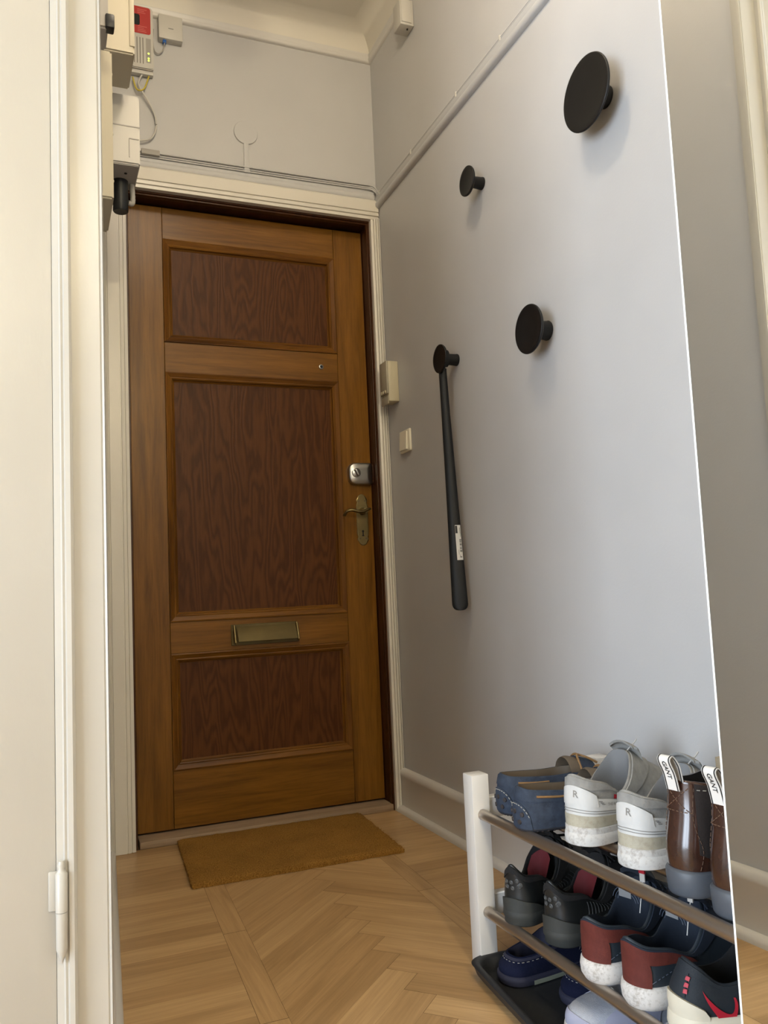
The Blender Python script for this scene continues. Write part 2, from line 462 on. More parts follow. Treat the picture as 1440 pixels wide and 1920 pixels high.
# skirting boards: board with rounded top plus quarter round at the floor
def skirt(name, p0, p1, nrm, mat, e0=0., e1=0.):
    prof = [(0, 0), (.034, 0), (.0335, .008), (.030, .015), (.023, .0185), (.015, .0195), (.015, .112), (.019, .119), (.019, .128), (.016, .137), (.010, .1425), (0, .144)]
    bm = B(); n = Vector(nrm).normalized()
    add_rings(bm, [[Vector((p[0]+n.x*o, p[1]+n.y*o, z)) for o, z in prof] for p in (p0, p1)], True, True, True)
    return struct(link(name, bm, mat, smooth=50))
skirt('baseboard_right', (0, -5.2), (0, -.003), (-1, 0, 0), M['base'])
dl = Vector((lx(YE)-lx(0), YE, 0)).normalized()
skirt('baseboard_left', (lx(-.02), -.022), (lx(YE), YE+.002), (-dl.y, dl.x, 0), M['base'])

# picture rail on the right wall (rises very slightly towards the camera)
bm = B()
prof = [(0, 0), (.008, .001), (.014, .008), (.014, .020), (.009, .026), (.011, .034), (.011, .040), (0, .042)]
add_rings(bm, [[Vector((-o, y, z0+z)) for o, z in prof] for y, z0 in ((-.002, 2.158), (-3.5, 2.218))], True, True, True)
struct(link('trim_3', bm, M['wall'], smooth=50))
bm = B()
prof = [(0, 2.196), (.010, 2.197), (.014, 2.204), (.012, 2.214), (.008, 2.218), (.010, 2.226), (0, 2.230)]
add_rings(bm, [[Vector((x, -o, z)) for o, z in prof] for x in (lx(0)+.001, -.013)], True, True, True)
struct(link('trim_4', bm, M['wall'], smooth=50))

# casing of the front door: stepped white architrave
def casing_front():
    bm = B()
    x0, x1, zt = HOLE[0]-.001, HOLE[1]-.001, HOLE[2]-.002
    def strip(prof, path):
        add_rings(bm, [[Vector(f(o, d)) for o, d in prof] for f in path], True, True, True)
    top = [(0, 0), (0, .020), (.010, .021), (.011, .017), (.013, .017), (.014, .023), (.024, .024), (.025, .020), (.028, .020), (.029, .025), (.070, .022), (.078, .015), (.078, 0)]
    # head
    strip(top, [lambda o, d: (x0-.07, -d, zt+o), lambda o, d: (x1+.031, -d, zt+o)])
    # left leg
    left = [(0, 0), (0, .020), (.010, .021), (.011, .017), (.013, .017), (.014, .023), (.022, .024), (.023, .021), (.026, .021), (.027, .025), (.060, .024), (.061, .020), (.063, .020), (.064, .024), (.074, .020), (.074, 0)]
    strip(left, [lambda o, d: (x0-o, -d, 0.001), lambda o, d: (x0-o, -d, zt)])
    # narrow right leg squeezed into the corner
    right = [(0, 0), (0, .018), (.007, .020), (.008, .016), (.010, .016), (.011, .022), (.016, .023), (.017, .018), (.019, .018), (.020, .024), (.025, .024), (.026, .019), (.028, .019), (.029, .026), (.0315, .026), (.0315, 0)]
    strip(right, [lambda o, d: (x1+o, -d, 0.001), lambda o, d: (x1+o, -d, zt+.004)])
    return struct(link('trim_5', bm, M['trim'], smooth=30))
casing_front()
# dark wooden frame in the opening: jambs, head and stops
bm = B()
add_box(bm, HOLE[1]-.006, HOLE[1]+.0, 0.0, .16, 0, HOLE[2], 0)
add_box(bm, HOLE[0], HOLE[0]+.006, 0.0, .16, 0, HOLE[2], 0)
add_box(bm, HOLE[0]+.006, HOLE[1]-.006, 0.0, .16, HOLE[2]-.008, HOLE[2], 0)
add_box(bm, HOLE[1]-.011, HOLE[1]-.006, .004, .024, 0.02, HOLE[2]-.008, .002)
add_box(bm, HOLE[0]+.006, HOLE[1]-.011, .004, .024, HOLE[2]-.015, HOLE[2]-.008, .002)
struct(link('trim_6', bm, M['dark_wood']))
bm = B()
add_box(bm, HOLE[0]+.012, HOLE[1]-.007, -.004, .16, 0, .022, .003)
struct(link('trim_7', bm, M['sill']))
# stairwell side behind the door leaf
struct(box_obj('wall_stairwell', HOLE[0]-.05, HOLE[1]+.03, .165, .20, -.02, 2.2, M['wall']))

# ------------------------------------------------------------------ front door
YD = .070
door = struct(bpy.data.objects.new('door_1', None)); COL.objects.link(door); door.location = (-.4575, YD, .028)
tag(door, 'brown varnished oak front door with three dark veneer panels and brass fittings', 'door')
OX, OZ = -.4575, .028
def dbox(bm, x0, x1, z0, z1, y0=0., y1=.04, bev=.0012): add_box(bm, x0-OX, x1-OX, y0, y1, z0-OZ, z1-OZ, bev, 1)
DX0, DX1, DZ0, DZ1 = -.884, -.041, .028, 2.100
PX0, PX1 = -.771, -.153
for x0, x1 in ((DX0, PX0), (PX1, DX1)):
    bm = B(); dbox(bm, x0, x1-.0004, DZ0, DZ1); link('stile', bm, M['oak_v'], door)
ZR = ((DZ0, .209), (.582, .685), (1.524, 1.627), (1.988, DZ1))
for z0, z1 in ZR:
    bm = B(); dbox(bm, PX0+.0004, PX1-.0004, z0, z1, .0006); link('rail', bm, M['oak_h'], door)
for z0, z1 in ((.209, .582), (.685, 1.524), (1.627, 1.988)):
    bm = B(); add_box(bm, PX0+.022-OX, PX1-.022-OX, .016, .026, z0+.022-OZ, z1-.022-OZ); link('panel', bm, M['veneer'], door)
    # mitred bolection moulding: profile offset from opening edge inward, depth
    prof = [(-.0005, .004), (0, -.004), (.004, -.0055), (.017, .002), (.020, .001), (.024, .004), (.026, .011), (.031, .0155), (.031, .018), (0, .018)]
    for side in range(4):
        bm = B()
        c = [(PX0, z0), (PX1, z0), (PX1, z1), (PX0, z1)]
        d = [(1, 1), (-1, 1), (-1, -1), (1, -1)]
        i, j = side, (side+1) % 4
        add_rings(bm, [[Vector((c[k][0]+d[k][0]*o-OX, y, c[k][1]+d[k][1]*o-OZ)) for o, y in prof] for k in (i, j)], True, True, True)
        link('panel_moulding', bm, M['oak_mould_h'] if side in (0, 2) else M['oak_mould_v'], door, smooth=25)
# peephole
bm = B(); add_lathe(bm, [(.0, .0005), (.0085, .0005), (.0085, .004), (.0070, .005), (.0055, .005), (.0050, .003), (0, .003)], axis_m((-.218-OX, 0, 1.574-OZ), (0, -1, 0)), 24)
pe = link('peephole', bm, M['steel'], door); pe['label'] = 'steel-rimmed peephole'
bm = B(); add_lathe(bm, [(.0, .0032), (.0050, .0032), (.0045, .0042), (0, .0045)], axis_m((-.218-OX, 0, 1.574-OZ), (0, -1, 0)), 24); link('lens', bm, M['black'], pe)
# deadbolt lock
bm = B()
def rrect(x0, x1, z0, z1, r, n=5, rs=None):
    pts = []
    for k, (cx, cz_, a0) in enumerate(((x1, z1, 0), (x0, z1, PI/2), (x0, z0, PI), (x1, z0, 3*PI/2))):
        rr = rs[k] if rs else r
        sx = 1 if k in (0, 3) else -1; sz = 1 if k in (0, 1) else -1
        for i in range(n+1):
            a = a0+PI/2*i/n; pts.append((cx-sx*rr+rr*math.cos(a), cz_-sz*rr+rr*math.sin(a)))
    return pts
out = rrect(-.135-OX, -.043-OX, 1.142-OZ, 1.222-OZ, .02, 6, (.008, .028, .028, .008))
cx = sum(p[0] for p in out)/len(out); czz = sum(p[1] for p in out)/len(out)
def sc(pts, s, dx=0): return [(cx+(p[0]-cx)*s, czz+(p[1]-czz)*s) for p in pts]
add_rings(bm, [[Vector((x, y, z)) for x, z in sc(out, s)] for s, y in ((1, 0), (1, -.014), (.97, -.020), (.90, -.0235), (.4, -.0245))], True, True, True)
lk = link('deadbolt_lock', bm, M['steel'], door, smooth=60); lk['label'] = 'brushed steel deadbolt lock'
bm = B(); m4 = axis_m((-.108-OX, -.024, 1.184-OZ), (0, -1, 0)); add_lathe(bm, [(.0, 0), (.0165, 0), (.0165, .003), (.014, .005), (0, .0055)], m4, 32)
link('turn_collar', bm, M['steel'], lk)
bm = B(); add_box(bm, -.0055, .0055, -.016, .0, -.0145, .0145, .004, 3)
link('thumb_turn', bm, M['steel'], lk, loc=(-.108-OX, -.027, 1.184-OZ), rot=(0, math.radians(-28), 0))
# strike bracket on the frame side of the lock
bm = B(); add_box(bm, -.0415-OX, -.0395-OX, -.02, .0, 1.150-OZ, 1.216-OZ, .001); link('strike_plate', bm, M['dark_wood'], door)
# brass handle plate with scalloped ends
pc = -.083-OX
pl = []
zt, zb, hw = 1.110-OZ, .922-OZ, .0225
half = [(0, zt), (.007, zt-.002), (.014, zt-.008), (.0175, zt-.016), (.021, zt-.020), (.0215, zt-.026), (.0185, zt-.031), (hw-.001, zt-.038), (hw, zt-.045),
        (hw, zb+.045), (hw-.001, zb+.038), (.0185, zb+.031), (.0215, zb+.026), (.021, zb+.020), (.0175, zb+.016), (.014, zb+.008), (.007, zb+.002), (0, zb)]
pl = [(pc+x, z) for x, z in half]+[(pc-x, z) for x, z in reversed(half[1:-1])]
def sp(s): return [(pc+(x-pc)*s, (zt+zb)/2+(z-(zt+zb)/2)*(1-(1-s)*.22)) for x, z in pl]
bm = B(); add_rings(bm, [[Vector((x, y, z)) for x, z in sp(s)] for s, y in ((1, 0), (1, -.002), (.94, -.0032), (.84, -.0034), (.80, -.0026), (.3, -.0026))], True, True, True)
hp = link('handle_plate', bm, M['brass'], door, smooth=35); hp['label'] = 'aged brass handle plate'
bm = B(); z0 = 1.046-OZ
add_lathe(bm, [(0, 0), (.0135, 0), (.0135, .004), (.010, .009), (.0085, .03), (.0095, .042), (0, .044)], axis_m((pc, -.003, z0), (0, -1, 0)), 24)
pts = smooth_path([(pc+.018, -.040, z0+.006), (pc+.004, -.044, z0+.003), (pc-.014, -.046, z0-.004), (pc-.034, -.046, z0-.004), (pc-.054, -.044, z0+.001), (pc-.068, -.040, z0-.002), (pc-.076, -.033, z0-.010), (pc-.077, -.026, z0-.018)], 5)
rr = [.006+.0035*math.sin(PI*min(1, i/(len(pts)-1)*1.1)) for i in range(len(pts))]
add_tube(bm, pts, rr, 12, .62); link('lever', bm, M['brass'], hp, smooth=60)
bm = B()
for sx, zz in ((-1, zt-.026), (1, zt-.026), (-1, zb+.026), (1, zb+.026)):
    add_lathe(bm, [(0, .0022), (.0028, .0022), (.0024, .0038), (0, .0042)], axis_m((pc+sx*.0115, 0, zz), (0, -1, 0)), 10)
link('screw', bm, M['tan_dark'], hp)
bm = B(); zk = .968-OZ
add_lathe(bm, [(0, .0020), (.0042, .0020), (.0042, .0030), (0, .0030)], axis_m((pc, 0, zk+.006), (0, -1, 0)), 16)
add_box(bm, pc-.0022, pc+.0022, -.0030, -.0015, zk-.010, zk+.005); add_box(bm, pc-.004, pc+.004, -.0030, -.0015, zk-.012, zk-.008)
link('keyhole', bm, M['black'], hp)
# letter plate: brass frame with a flap propped open at the bottom
xa, xb = -.566-OX, -.348-OX; z1, z0 = .658-OZ, .604-OZ
bm = B(); add_box(bm, xa-.006, xb+.006, -.003, .001, z0-.008, z1+.008, .0012, 1)
lp = link('letter_plate', bm, M['brass_dull'], door); lp['label'] = 'aged brass letter plate'
bm = B(); prof = [(-.004, 0), (-.012, -.010), (-.026, -.030), (-.034, -.045), (-.036, -.0485), (-.034, -.0485), (-.030, -.044), (-.010, -.010), (-.0015, 0)]
add_rings(bm, [[Vector((x, y, z1+z)) for y, z in prof] for x in (xa+.012, xb-.002)], True, True, True)
link('flap', bm, M['brass_dull'], lp, smooth=25)
for x in (xa+.004, xb+.004):
    bm = B(); add_tube(bm, [(x, -.005, z1+.004), (x-.001, -.022, z1-.028), (x-.002, -.034, z1-.052), (x-.002, -.031, z1-.058)], [.0045, .0048, .0045, .003], 10)
    link('flap_bracket', bm, M['brass'], lp, smooth=60)

# ------------------------------------------------------------------ doorway at the left edge: painted door, its casing and hinge
YC = YE-.022
bm = B()
prof = [(-1.069, YE-.001), (-1.069, YC+.006), (-1.071, YC), (-1.074, YC+.0015), (-1.076, YC), (-1.114, YC-.001), (-1.1145, YC-.010), (-1.118, YC-.013), (-1.124, YC-.012), (-1.126, YC-.008), (-1.129, YC-.009), (-1.131, YC-.006), (-1.1395, YC-.004), (-1.1395, YE-.001)]
add_rings(bm, [[Vector((x, y, z)) for x, y in prof] for z in (0.001, 2.12)], True, True, True)
hd = [(0, YE-.001), (0, YC-.004), (.009, YC-.006), (.011, YC-.009), (.014, YC-.008), (.016, YC-.012), (.022, YC-.013), (.0255, YC-.010), (.026, YC-.001), (.066, YC), (.071, YC+.006), (.071, YE-.001)]
add_rings(bm, [[Vector((x, y, 2.050+o)) for o, y in hd] for x in (-2.05, -1.069)], True, True, True)
struct(link('trim_8', bm, M['dimmed_side_trim'], smooth=28))
d2 = struct(bpy.data.objects.new('door_2', None)); COL.objects.link(d2); d2.location = (-1.56, YC, 0)
tag(d2, 'white painted side door at the left edge with a knuckle hinge', 'door')
bm = B(); add_box(bm, -.42, .4203, -.002, .020, .012, 2.045, .0015); link('leaf', bm, M['dimmed_side_trim'], d2)
hx, hz = .4265, .371
bm = B()
add_lathe(bm, [(0, -.064), (.002, -.060), (.0066, -.047), (.0072, -.045), (.0072, .0), (.0076, .0), (.0076, .0015), (0, .0015)], axis_m((hx, -.013, hz-.012), (0, 0, 1)), 20)
add_lathe(bm, [(0, .002), (.0076, .002), (.0076, .050), (.0066, .051), (.004, .056), (.0052, .060), (.0036, .066), (0, .067)], axis_m((hx, -.013, hz-.012), (0, 0, 1)), 20)
hg = link('hinge', bm, M['dimmed_side_trim'], d2, smooth=50)
bm = B(); add_box(bm, hx-.016, hx-.002, -.0060, -.002, hz-.011, hz+.040, .002); link('hinge_leaf', bm, M['dimmed_side_trim'], hg)

# ------------------------------------------------------------------ mirror standing at the near end of the rack
MX, MY = -.425, -1.952
mr = thing('standing_mirror', 'tall frameless mirror standing on the floor at the near end of the shoe rack', 'mirror', (MX, -2.45, 0))
bm = B(); add_box(bm, .0, .006, -.50, -(MY+2.45)*-1-.0035, .012, 2.30)
link('glass', bm, M['mirror'], mr)
bm = B(); add_box(bm, -.0004, .007, MY+2.45-.0033, MY+2.45, .0, 2.303, .0008, 1); add_box(bm, -.0004, .007, -.503, -.50, .0, 2.303)
add_box(bm, -.0004, .007, -.50, MY+2.45-.0033, 2.30, 2.303); add_box(bm, -.0004, .007, -.50, MY+2.45-.0033, .0, .012)
link('edge_strip', bm, M['mirror_edge'], mr)
bm = B(); add_box(bm, .0072, .024, -.49, MY+2.45-.012, 0.0, 2.29); link('backing', bm, M['white_lacquer'], mr)

# ------------------------------------------------------------------ round wall hooks
def hook(r, y, z, depth, label):
    t = thing('wall_hook', label, 'coat hook', (-.0005, y, z), 0, 'round black wall hooks')
    m4 = axis_m((0, 0, 0), (-1, 0, 0)); d = depth
    bm = B(); ss = min(.024, r*.42)
    add_lathe(bm, [(0, 0), (ss, 0), (ss*1.02, .002), (ss*.97, .006), (ss*.92, d*.5), (ss*1.1, d-.011), (ss*1.1, d-.0085), (0, d-.0085)], m4, 40)
    link('stem', bm, M['black_wood'], t, smooth=50)
    bm = B()
    add_lathe(bm, [(0, d-.008), (r*.45, d-.0095), (r*.80, d-.0085), (r*.95, d-.0060), (r*.99, d-.0035), (r, d-.0012), (r*.992, d+.0008), (r*.965, d+.0014), (r*.80, d-.0006), (r*.5, d-.0026), (0, d-.0035)], m4, 72)
    link('disc', bm, M['black_wood'], t, smooth=60)
    return t
hook(.081, -1.325, 1.817, .055, 'largest round black wall hook, high up near the mirror')
hook(.0415, -.773, 1.889, .050, 'small round black wall hook below the picture rail, nothing hanging on it')
hook(.0605, -1.045, 1.377, .055, 'mid-sized round black wall hook right of the shoehorn')
hook(.043, -.565, 1.437, .058, 'small round black wall hook carrying the black shoehorn')

# shoehorn: channel section, broad at the foot, hung by a loop over the small hook
sh = thing('shoehorn', 'long black plastic shoehorn hanging from a small round hook on the grey wall', 'shoehorn', (-.040, -.552, 1.437))
wd = Vector((.89, -.455, 0)); nd = Vector((-.455, -.89, 0))
def horn(z):                                                   # centre line and half width at height z (world)
    s = (1.40-z)/(1.40-.692); s = max(0, min(1, s))
    c = Vector((-.0005+.004*s, -.552-.026*s, z))
    hw = .0120+.0115*(s**1.35); return c, hw
def horn_ring(z, off=0., k0=-1., k1=1., n=12, scale=1.):
    c, hw = horn(z); hw *= scale; out = []
    dp = .010
    for i in range(n+1):
        a = (k0+(k1-k0)*i/n)
        out.append(c+wd*(hw*math.sin(a*1.25)/math.sin(1.25))+nd*(dp*math.cos(a*1.25)+off)-Vector((0, 0, 0)))
    return out
ORG = Vector((-.040, -.552, 1.437)); SHIFT = Vector((-.043, 0, 0))
bm = B(); rings = []
zs = [1.41-.01*i for i in range(0, 70)]
for z in zs: rings.append((z, 1.))
for k in range(1, 9):
    a = k/8*PI/2; rings.append((.712-.021*math.sin(a), max(.06, math.cos(a)**.6)))
def hr(z, s, off):
    return [p+SHIFT-ORG for p in horn_ring(z, off, scale=s)]
R1 = [hr(z, s, .0012) for z, s in rings]; R2 = [hr(z, s, -.0012) for z, s in rings]
add_rings(bm, [a+list(reversed(b)) for a, b in zip(R1, R2)], True, True, True)
link('blade', bm, M['black_plastic'], sh, smooth=60)
bm = B()                                                       # hanging loop behind the disc, around the stem
prof = [Vector((-.012+.0, .020*math.cos(a), .002+.026*math.sin(a))) for a in [2*PI*k/28 for k in range(28)]]
inn = [Vector((p.x, p.y*.62, .002+(p.z-.002)*.66)) for p in prof]
hk_off = Vector((.0, -.013, 0))
ring = [(prof[i], inn[i]) for i in range(28)]
quads = []
for i in range(28):
    a, b_ = ring[i]; quads.append([a+hk_off, a+hk_off+Vector((.018, 0, 0)), b_+hk_off+Vector((.018, 0, 0)), b_+hk_off])
quads.append(quads[0]); add_rings(bm, quads, True); bmesh.ops.remove_doubles(bm, verts=bm.verts, dist=1e-6)
link('hanging_loop', bm, M['black_plastic'], sh, smooth=50)
def horn_patch(z0, z1, k0, k1, off):
    b2 = B(); n = max(2, int((z0-z1)/.008))
    add_rings(b2, [[p+SHIFT-ORG for p in horn_ring(z0+(z1-z0)*i/n, off, k0, k1, 5)] for i in range(n+1)], False)
    return b2
lb = link('price_label', horn_patch(.938, .836, .06, .86, .0016), M['paper'], sh); lb['label'] = 'white barcode sticker'
bm = horn_patch(.936, .914, .08, .34, .0020)
for i in range(17):
    zz = .896-.0022*i
    if i in (4, 9, 13): continue
    b3 = horn_patch(zz, zz-.0011-(.0006 if i % 3 == 0 else 0), .48, .80, .0020); me = bpy.data.meshes.new('x'); b3.to_mesh(me); b3.free(); bm.from_mesh(me); bpy.data.meshes.remove(me)
for zz, k0, k1, h in ((.930, .66, .72, .016), (.915, .70, .75, .012), (.846, .42, .70, .0022), (.866, .30, .33, .014), (.852, .44, .47, .006)):
    b3 = horn_patch(zz, zz-h, k0, k1, .0020); me = bpy.data.meshes.new('x'); b3.to_mesh(me); b3.free(); bm.from_mesh(me); bpy.data.meshes.remove(me)
link('barcode_print', bm, M['ink'], lb)

# ------------------------------------------------------------------ small fittings on the walls
t = thing('intercom', 'beige plastic intercom box on the right wall beside the door casing', 'intercom', (0, -.095, 1.402))
bm = B(); add_box(bm, -.040, -.0005, -.033, .030, .010, .153, .003); link('housing', bm, M['beige_plastic'], t)
bm = B(); add_box(bm, -.046, -.0402, -.033, .030, .036, .153, .002); add_box(bm, -.043, -.0402, -.032, .029, .0, .030, .002); link('front_cover', bm, M['grey_beige'], t)
bm = B()
for k in range(3): add_box(bm, -.0495, -.046, -.022+.017*k, -.012+.017*k, .040, .050, .001)
link('button', bm, M['beige_plastic'], t)
t = thing('light_switch', 'ivory rocker light switch on the right wall below the intercom', 'light switch', (0, -.1725, 1.262))
bm = B(); add_box(bm, -.009, -.0005, -.042, .042, -.038, .038, .003, 3); link('plate', bm, M['ivory'], t)
bm = B()
add_prism(bm, [(-.009, -.031), (-.012, .031), (-.0085, .031), (-.0085, -.031)], lambda p: (p[0]-.001-(.007 if p[1] < 0 and p[0] < -.0086 else 0), -.026, p[1]), lambda p: (p[0]-.001-(.007 if p[1] < 0 and p[0] < -.0086 else 0), .030, p[1]))
link('rocker', bm, M['ivory'], t, smooth=20)
t = thing('sensor_box', 'small white box high on the right wall under the cornice', 'wiring box', (0, -.365, 2.622))
bm = B(); add_box(bm, -.050, -.0005, -.028, .030, 0, .092, .004, 2); link('housing', bm, M['white_plastic'], t)
bm = B(); add_box(bm, -.046, -.010, -.031, -.0282, .008, .087, .002); link('lid', bm, M['white_plastic'], t)
bm = B(); add_lathe(bm, [(0, 0), (.003, 0), (.003, .004), (0, .004)], axis_m((-.018, -.01, -.0005), (0, 0, -1)), 10); link('cable_hole', bm, M['black'], t)

t = thing('junction_cover', 'round painted cover plate with a thin cable duct on the wall above the front door', 'cover plate', (-.487, -.0005, 2.379))
bm = B(); add_lathe(bm, [(0, 0), (.0425, 0), (.0425, .003), (.041, .005), (0, .0055)], axis_m((0, 0, 0), (0, -1, 0)), 48); link('disc', bm, M['wall'], t, smooth=40)
bm = B(); add_box(bm, -.009, .009, -.006, 0, -.147, -.041, .001); link('duct', bm, M['wall'], t)

t = thing('fibre_converter', 'flat white network box under the cornice above the front door', 'network box', (-.742, -.0005, 2.652))
bm = B(); add_box(bm, -.040, .040, -.030, 0, 0, .086, .003); link('housing', bm, M['white_plastic'], t)
bm = B(); add_box(bm, -.008, .009, -.0308, -.0299, .036, .0395, .0004, 1); link('emblem', bm, M['faint_ink'], t)
bm = B(); add_box(bm, -.026, -.014, -.022, -.008, -.010, .001, .002); link('plug', bm, M['blue_plug'], t)

t = thing('modem', 'white network modem with red top label and green lights, left corner above the front door', 'modem', (-.845, -.0005, 2.528))
bm = B(); add_prism(bm, rrect(-.048, .045, 0, .222, .012), lambda p: (p[0], 0, p[1]), lambda p: (p[0], -.026, p[1])); add_prism(bm, rrect(-.046, .043, .002, .220, .011), lambda p: (p[0], -.026, p[1]), lambda p: (p[0], -.031, p[1])); link('housing', bm, M['white_plastic'], t)
bm = B(); add_prism(bm, rrect(-.042, .036, .122, .217, .008), lambda p: (p[0], -.0312, p[1]), lambda p: (p[0], -.0322, p[1])); rl = link('top_label', bm, M['red_label'], t)
for grp in (((.206, .03), (.200, .022), (.194, .026)), ((.146, .03), (.140, .02), (.134, .026), (.128, .028))):
    bm = B()
    for zz, w in grp: add_box(bm, -.006, -.006+w, -.0328, -.0322, zz, zz+.0018)
    link('print_lines', bm, M['red_line'], rl)
bm = B(); add_prism(bm, rrect(-.022, .001, .150, .188, .006), lambda p: (p[0], -.0318, p[1]), lambda p: (p[0], -.0335, p[1])); link('black_window', bm, M['black'], t)
bm = B()
for k in range(5): add_box(bm, -.029+k*.0095, -.0265+k*.0095, -.0316, -.0308, .016, .108)
link('vent_slot', bm, M['grey_slot'], t)
bm = B(); add_box(bm, .020, .036, -.0315, -.0310, .022, .108); link('status_strip', bm, M['mid_grey'], t)
for zz in (.030, .038, .055):
    bm = B(); add_lathe(bm, [(0, 0), (.0032, 0), (.0025, .001), (0, .0013)], axis_m((.028, -.0315, zz), (0, -1, 0)), 12); link('status_light', bm, M['led'], t)
bm = B(); add_box(bm, -.04, .044, -.022, -.002, -.014, -.0005, .003); link('foot', bm, M['white_plastic'], t)

def cable(name, pts, r, mat, label, n=8):
    bm = B(); add_tube(bm, smooth_path(pts, n), r, 8)
    return tag(link(name, bm, mat, smooth=80), label, 'cable')
cable('network_cable', [(-.815, -.014, 2.515), (-.822, -.018, 2.49), (-.832, -.022, 2.463), (-.846, -.024, 2.452), (-.858, -.018, 2.462), (-.868, -.016, 2.50)], .0028, M['yellow_cable'], 'short yellow network cable looping below the modem')
cable('power_cable', [(-.838, -.014, 2.514), (-.850, -.018, 2.485), (-.846, -.022, 2.462), (-.828, -.018, 2.436), (-.806, -.014, 2.400), (-.795, -.012, 2.365), (-.797, -.012, 2.325), (-.815, -.014, 2.293), (-.85, -.016, 2.280), (-.885, -.014, 2.275)], .0032, M['white_plastic'], 'white cable curving down the wall from modem to door head')
cable('thin_cable', [(-.762, -.018, 2.643), (-.764, -.016, 2.630), (-.770, -.012, 2.614), (-.783, -.010, 2.605), (-.795, -.010, 2.615), (-.800, -.012, 2.65), (-.797, -.010, 2.69)], .002, M['mid_grey'], 'thin grey cable hanging between modem and flat white box')
bm = B(); add_box(bm, -.845, -.785, -.020, -.0005, 2.236, 2.255, .003)
tag(link('cable_clip', bm, M['mid_grey']), 'small grey clip on the wall above the left door corner', 'cable clip')
# cables running over the door head and on along the picture rail
def rz_(y): return 2.158-.0171*y
for k, (zz, dz, rr_) in enumerate(((2.2345, .0445, .0028), (2.2410, .0490, .0026), (2.2500, .0545, .0030))):
    pts = [(lx(0)+.02, -.004-.001*k, zz), (-.6, -.004-.001*k, zz+.001), (-.3, -.004-.001*k, zz+.002), (-.06, -.005, zz+.004), (-.022, -.010, zz+.002), (-.008, -.020, zz-.014), (-.0055, -.045, rz_(-.045)+dz-.004), (-.0050, -.10, rz_(-.1)+dz), (-.0045, -1.0, rz_(-1)+dz), (-.0045, -3.0, rz_(-3)+dz)]
    cable('wall_cable', pts, rr_, M['wall'], ('lowest', 'middle', 'uppermost')[k]+' of the three painted cables running over the door head and along the picture rail', 6)['group'] = 'painted wall cables'
k = 0
for where, y in (('nearest the corner', -.045), ('second from the corner', -.33), ('third from the corner', -.66), ('fourth from the corner', -.92)):
    bm = B(); z = rz_(y)+.0405; add_box(bm, -.0095, -.0005, y-.004, y+.004, z, z+.020, .002)
    tag(link('cable_clip', bm, M['white_plastic']), 'tiny cable clip on the picture rail, '+where, 'cable clip', 'clips along the picture rail')

# ------------------------------------------------------------------ boxes on the left wall
def wall_box(name, label, y0, y1, x1, z0, z1, mat, cat='electrical box', bev=.004):
    xw = lx((y0+y1)/2)+.0005
    t = thing(name, label, cat, (xw, (y0+y1)/2, z0)); hw = (y1-y0)/2; dx = x1-xw
    bm = B(); ya, yb = -hw, hw
    sl = .063
    add_prism(bm, [(sl*(ya), ya), (dx, ya), (dx, yb), (sl*yb, yb)], lambda p: (p[0], p[1], 0), lambda p: (p[0], p[1], z1-z0))
    bmesh.ops.bevel(bm, geom=bm.edges[:], offset=bev, segments=2, affect='EDGES')
    link('housing', bm, mat, t); return t, dx, hw
t, dx, hw = wall_box('fuse_box', 'large cream fuse box at the top left, highest of the boxes on the left wall', -.70, -.545, -.934, 2.120, 2.62, M['cream_plastic'])
bm = B(); add_box(bm, dx-.012, dx+.0, -hw-.003, -hw+.004, .02, .48, .001); link('cover_edge', bm, M['cream_plastic'], t)
t, dx, hw = wall_box('meter_cover', 'grey cover with a black latch at the very top left beside the door casing', -1.03, -.95, -1.0215, 1.945, 2.45, M['mid_grey'])
bm = B(); add_box(bm, dx-.006, dx+.012, -hw-.006, -hw+.02, .0, .030, .003); lt = link('latch', bm, M['black_plastic'], t); lt['label'] = 'black latch'
t, dx, hw = wall_box('distribution_box', 'tall narrow cream box with screws on the left wall, nearest the door casing', -.90, -.718, -1.005, 1.640, 1.984, M['cream_plastic'])
for zz in (.05, .16, .26, .30):
    bm = B(); add_lathe(bm, [(0, 0), (.004, 0), (.003, .003), (0, .0035)], axis_m((dx-.001, -hw+.02, zz), (1, 0, 0)), 10); link('screw', bm, M['cream_plastic'], t)
t, dx, hw = wall_box('electricity_meter', 'white electricity meter with grey underside on the left wall beside the front door', -.50, -.35, -.903, 1.938, 2.135, M['white_plastic'])
bm = B(); add_box(bm, .03, dx+.0005, -hw-.0012, -hw-.0002, .105, .108); add_box(bm, dx-.028, dx-.002, -hw-.0015, -hw-.0002, .0705, .073); add_box(bm, dx-.029, dx-.027, -hw-.0015, -hw-.0002, .018, .072)
link('panel_seam', bm, M['mid_grey'], t)
bm = B(); add_box(bm, .012, dx-.003, -hw+.006, hw-.003, -.003, .0006, .001); link('underside', bm, M['mid_grey'], t)
bm = B(); add_lathe(bm, [(0, .003), (.004, .003), (.004, .0045), (0, .0045)], axis_m((dx-.034, -hw+.05, 0), (0, 0, -1)), 12); link('screw_hole', bm, M['black'], t)
t = thing('cable_gland', 'black cable gland hanging under the white electricity meter', 'cable gland', (-.947, -.40, 1.845))
bm = B(); add_lathe(bm, [(0, 0), (.019, 0), (.021, .003), (.021, .0925), (0, .0925)], axis_m((0, 0, 0), (0, 0, 1)), 32); link('barrel', bm, M['black_plastic'], t, smooth=45)
bm = B(); add_tube(bm, smooth_path([(.020, 0, .030), (.030, .005, .030), (.034, .01, .045), (.032, .012, .0895)], 5), .0075, 10); link('conduit', bm, M['mid_grey'], t, smooth=60)

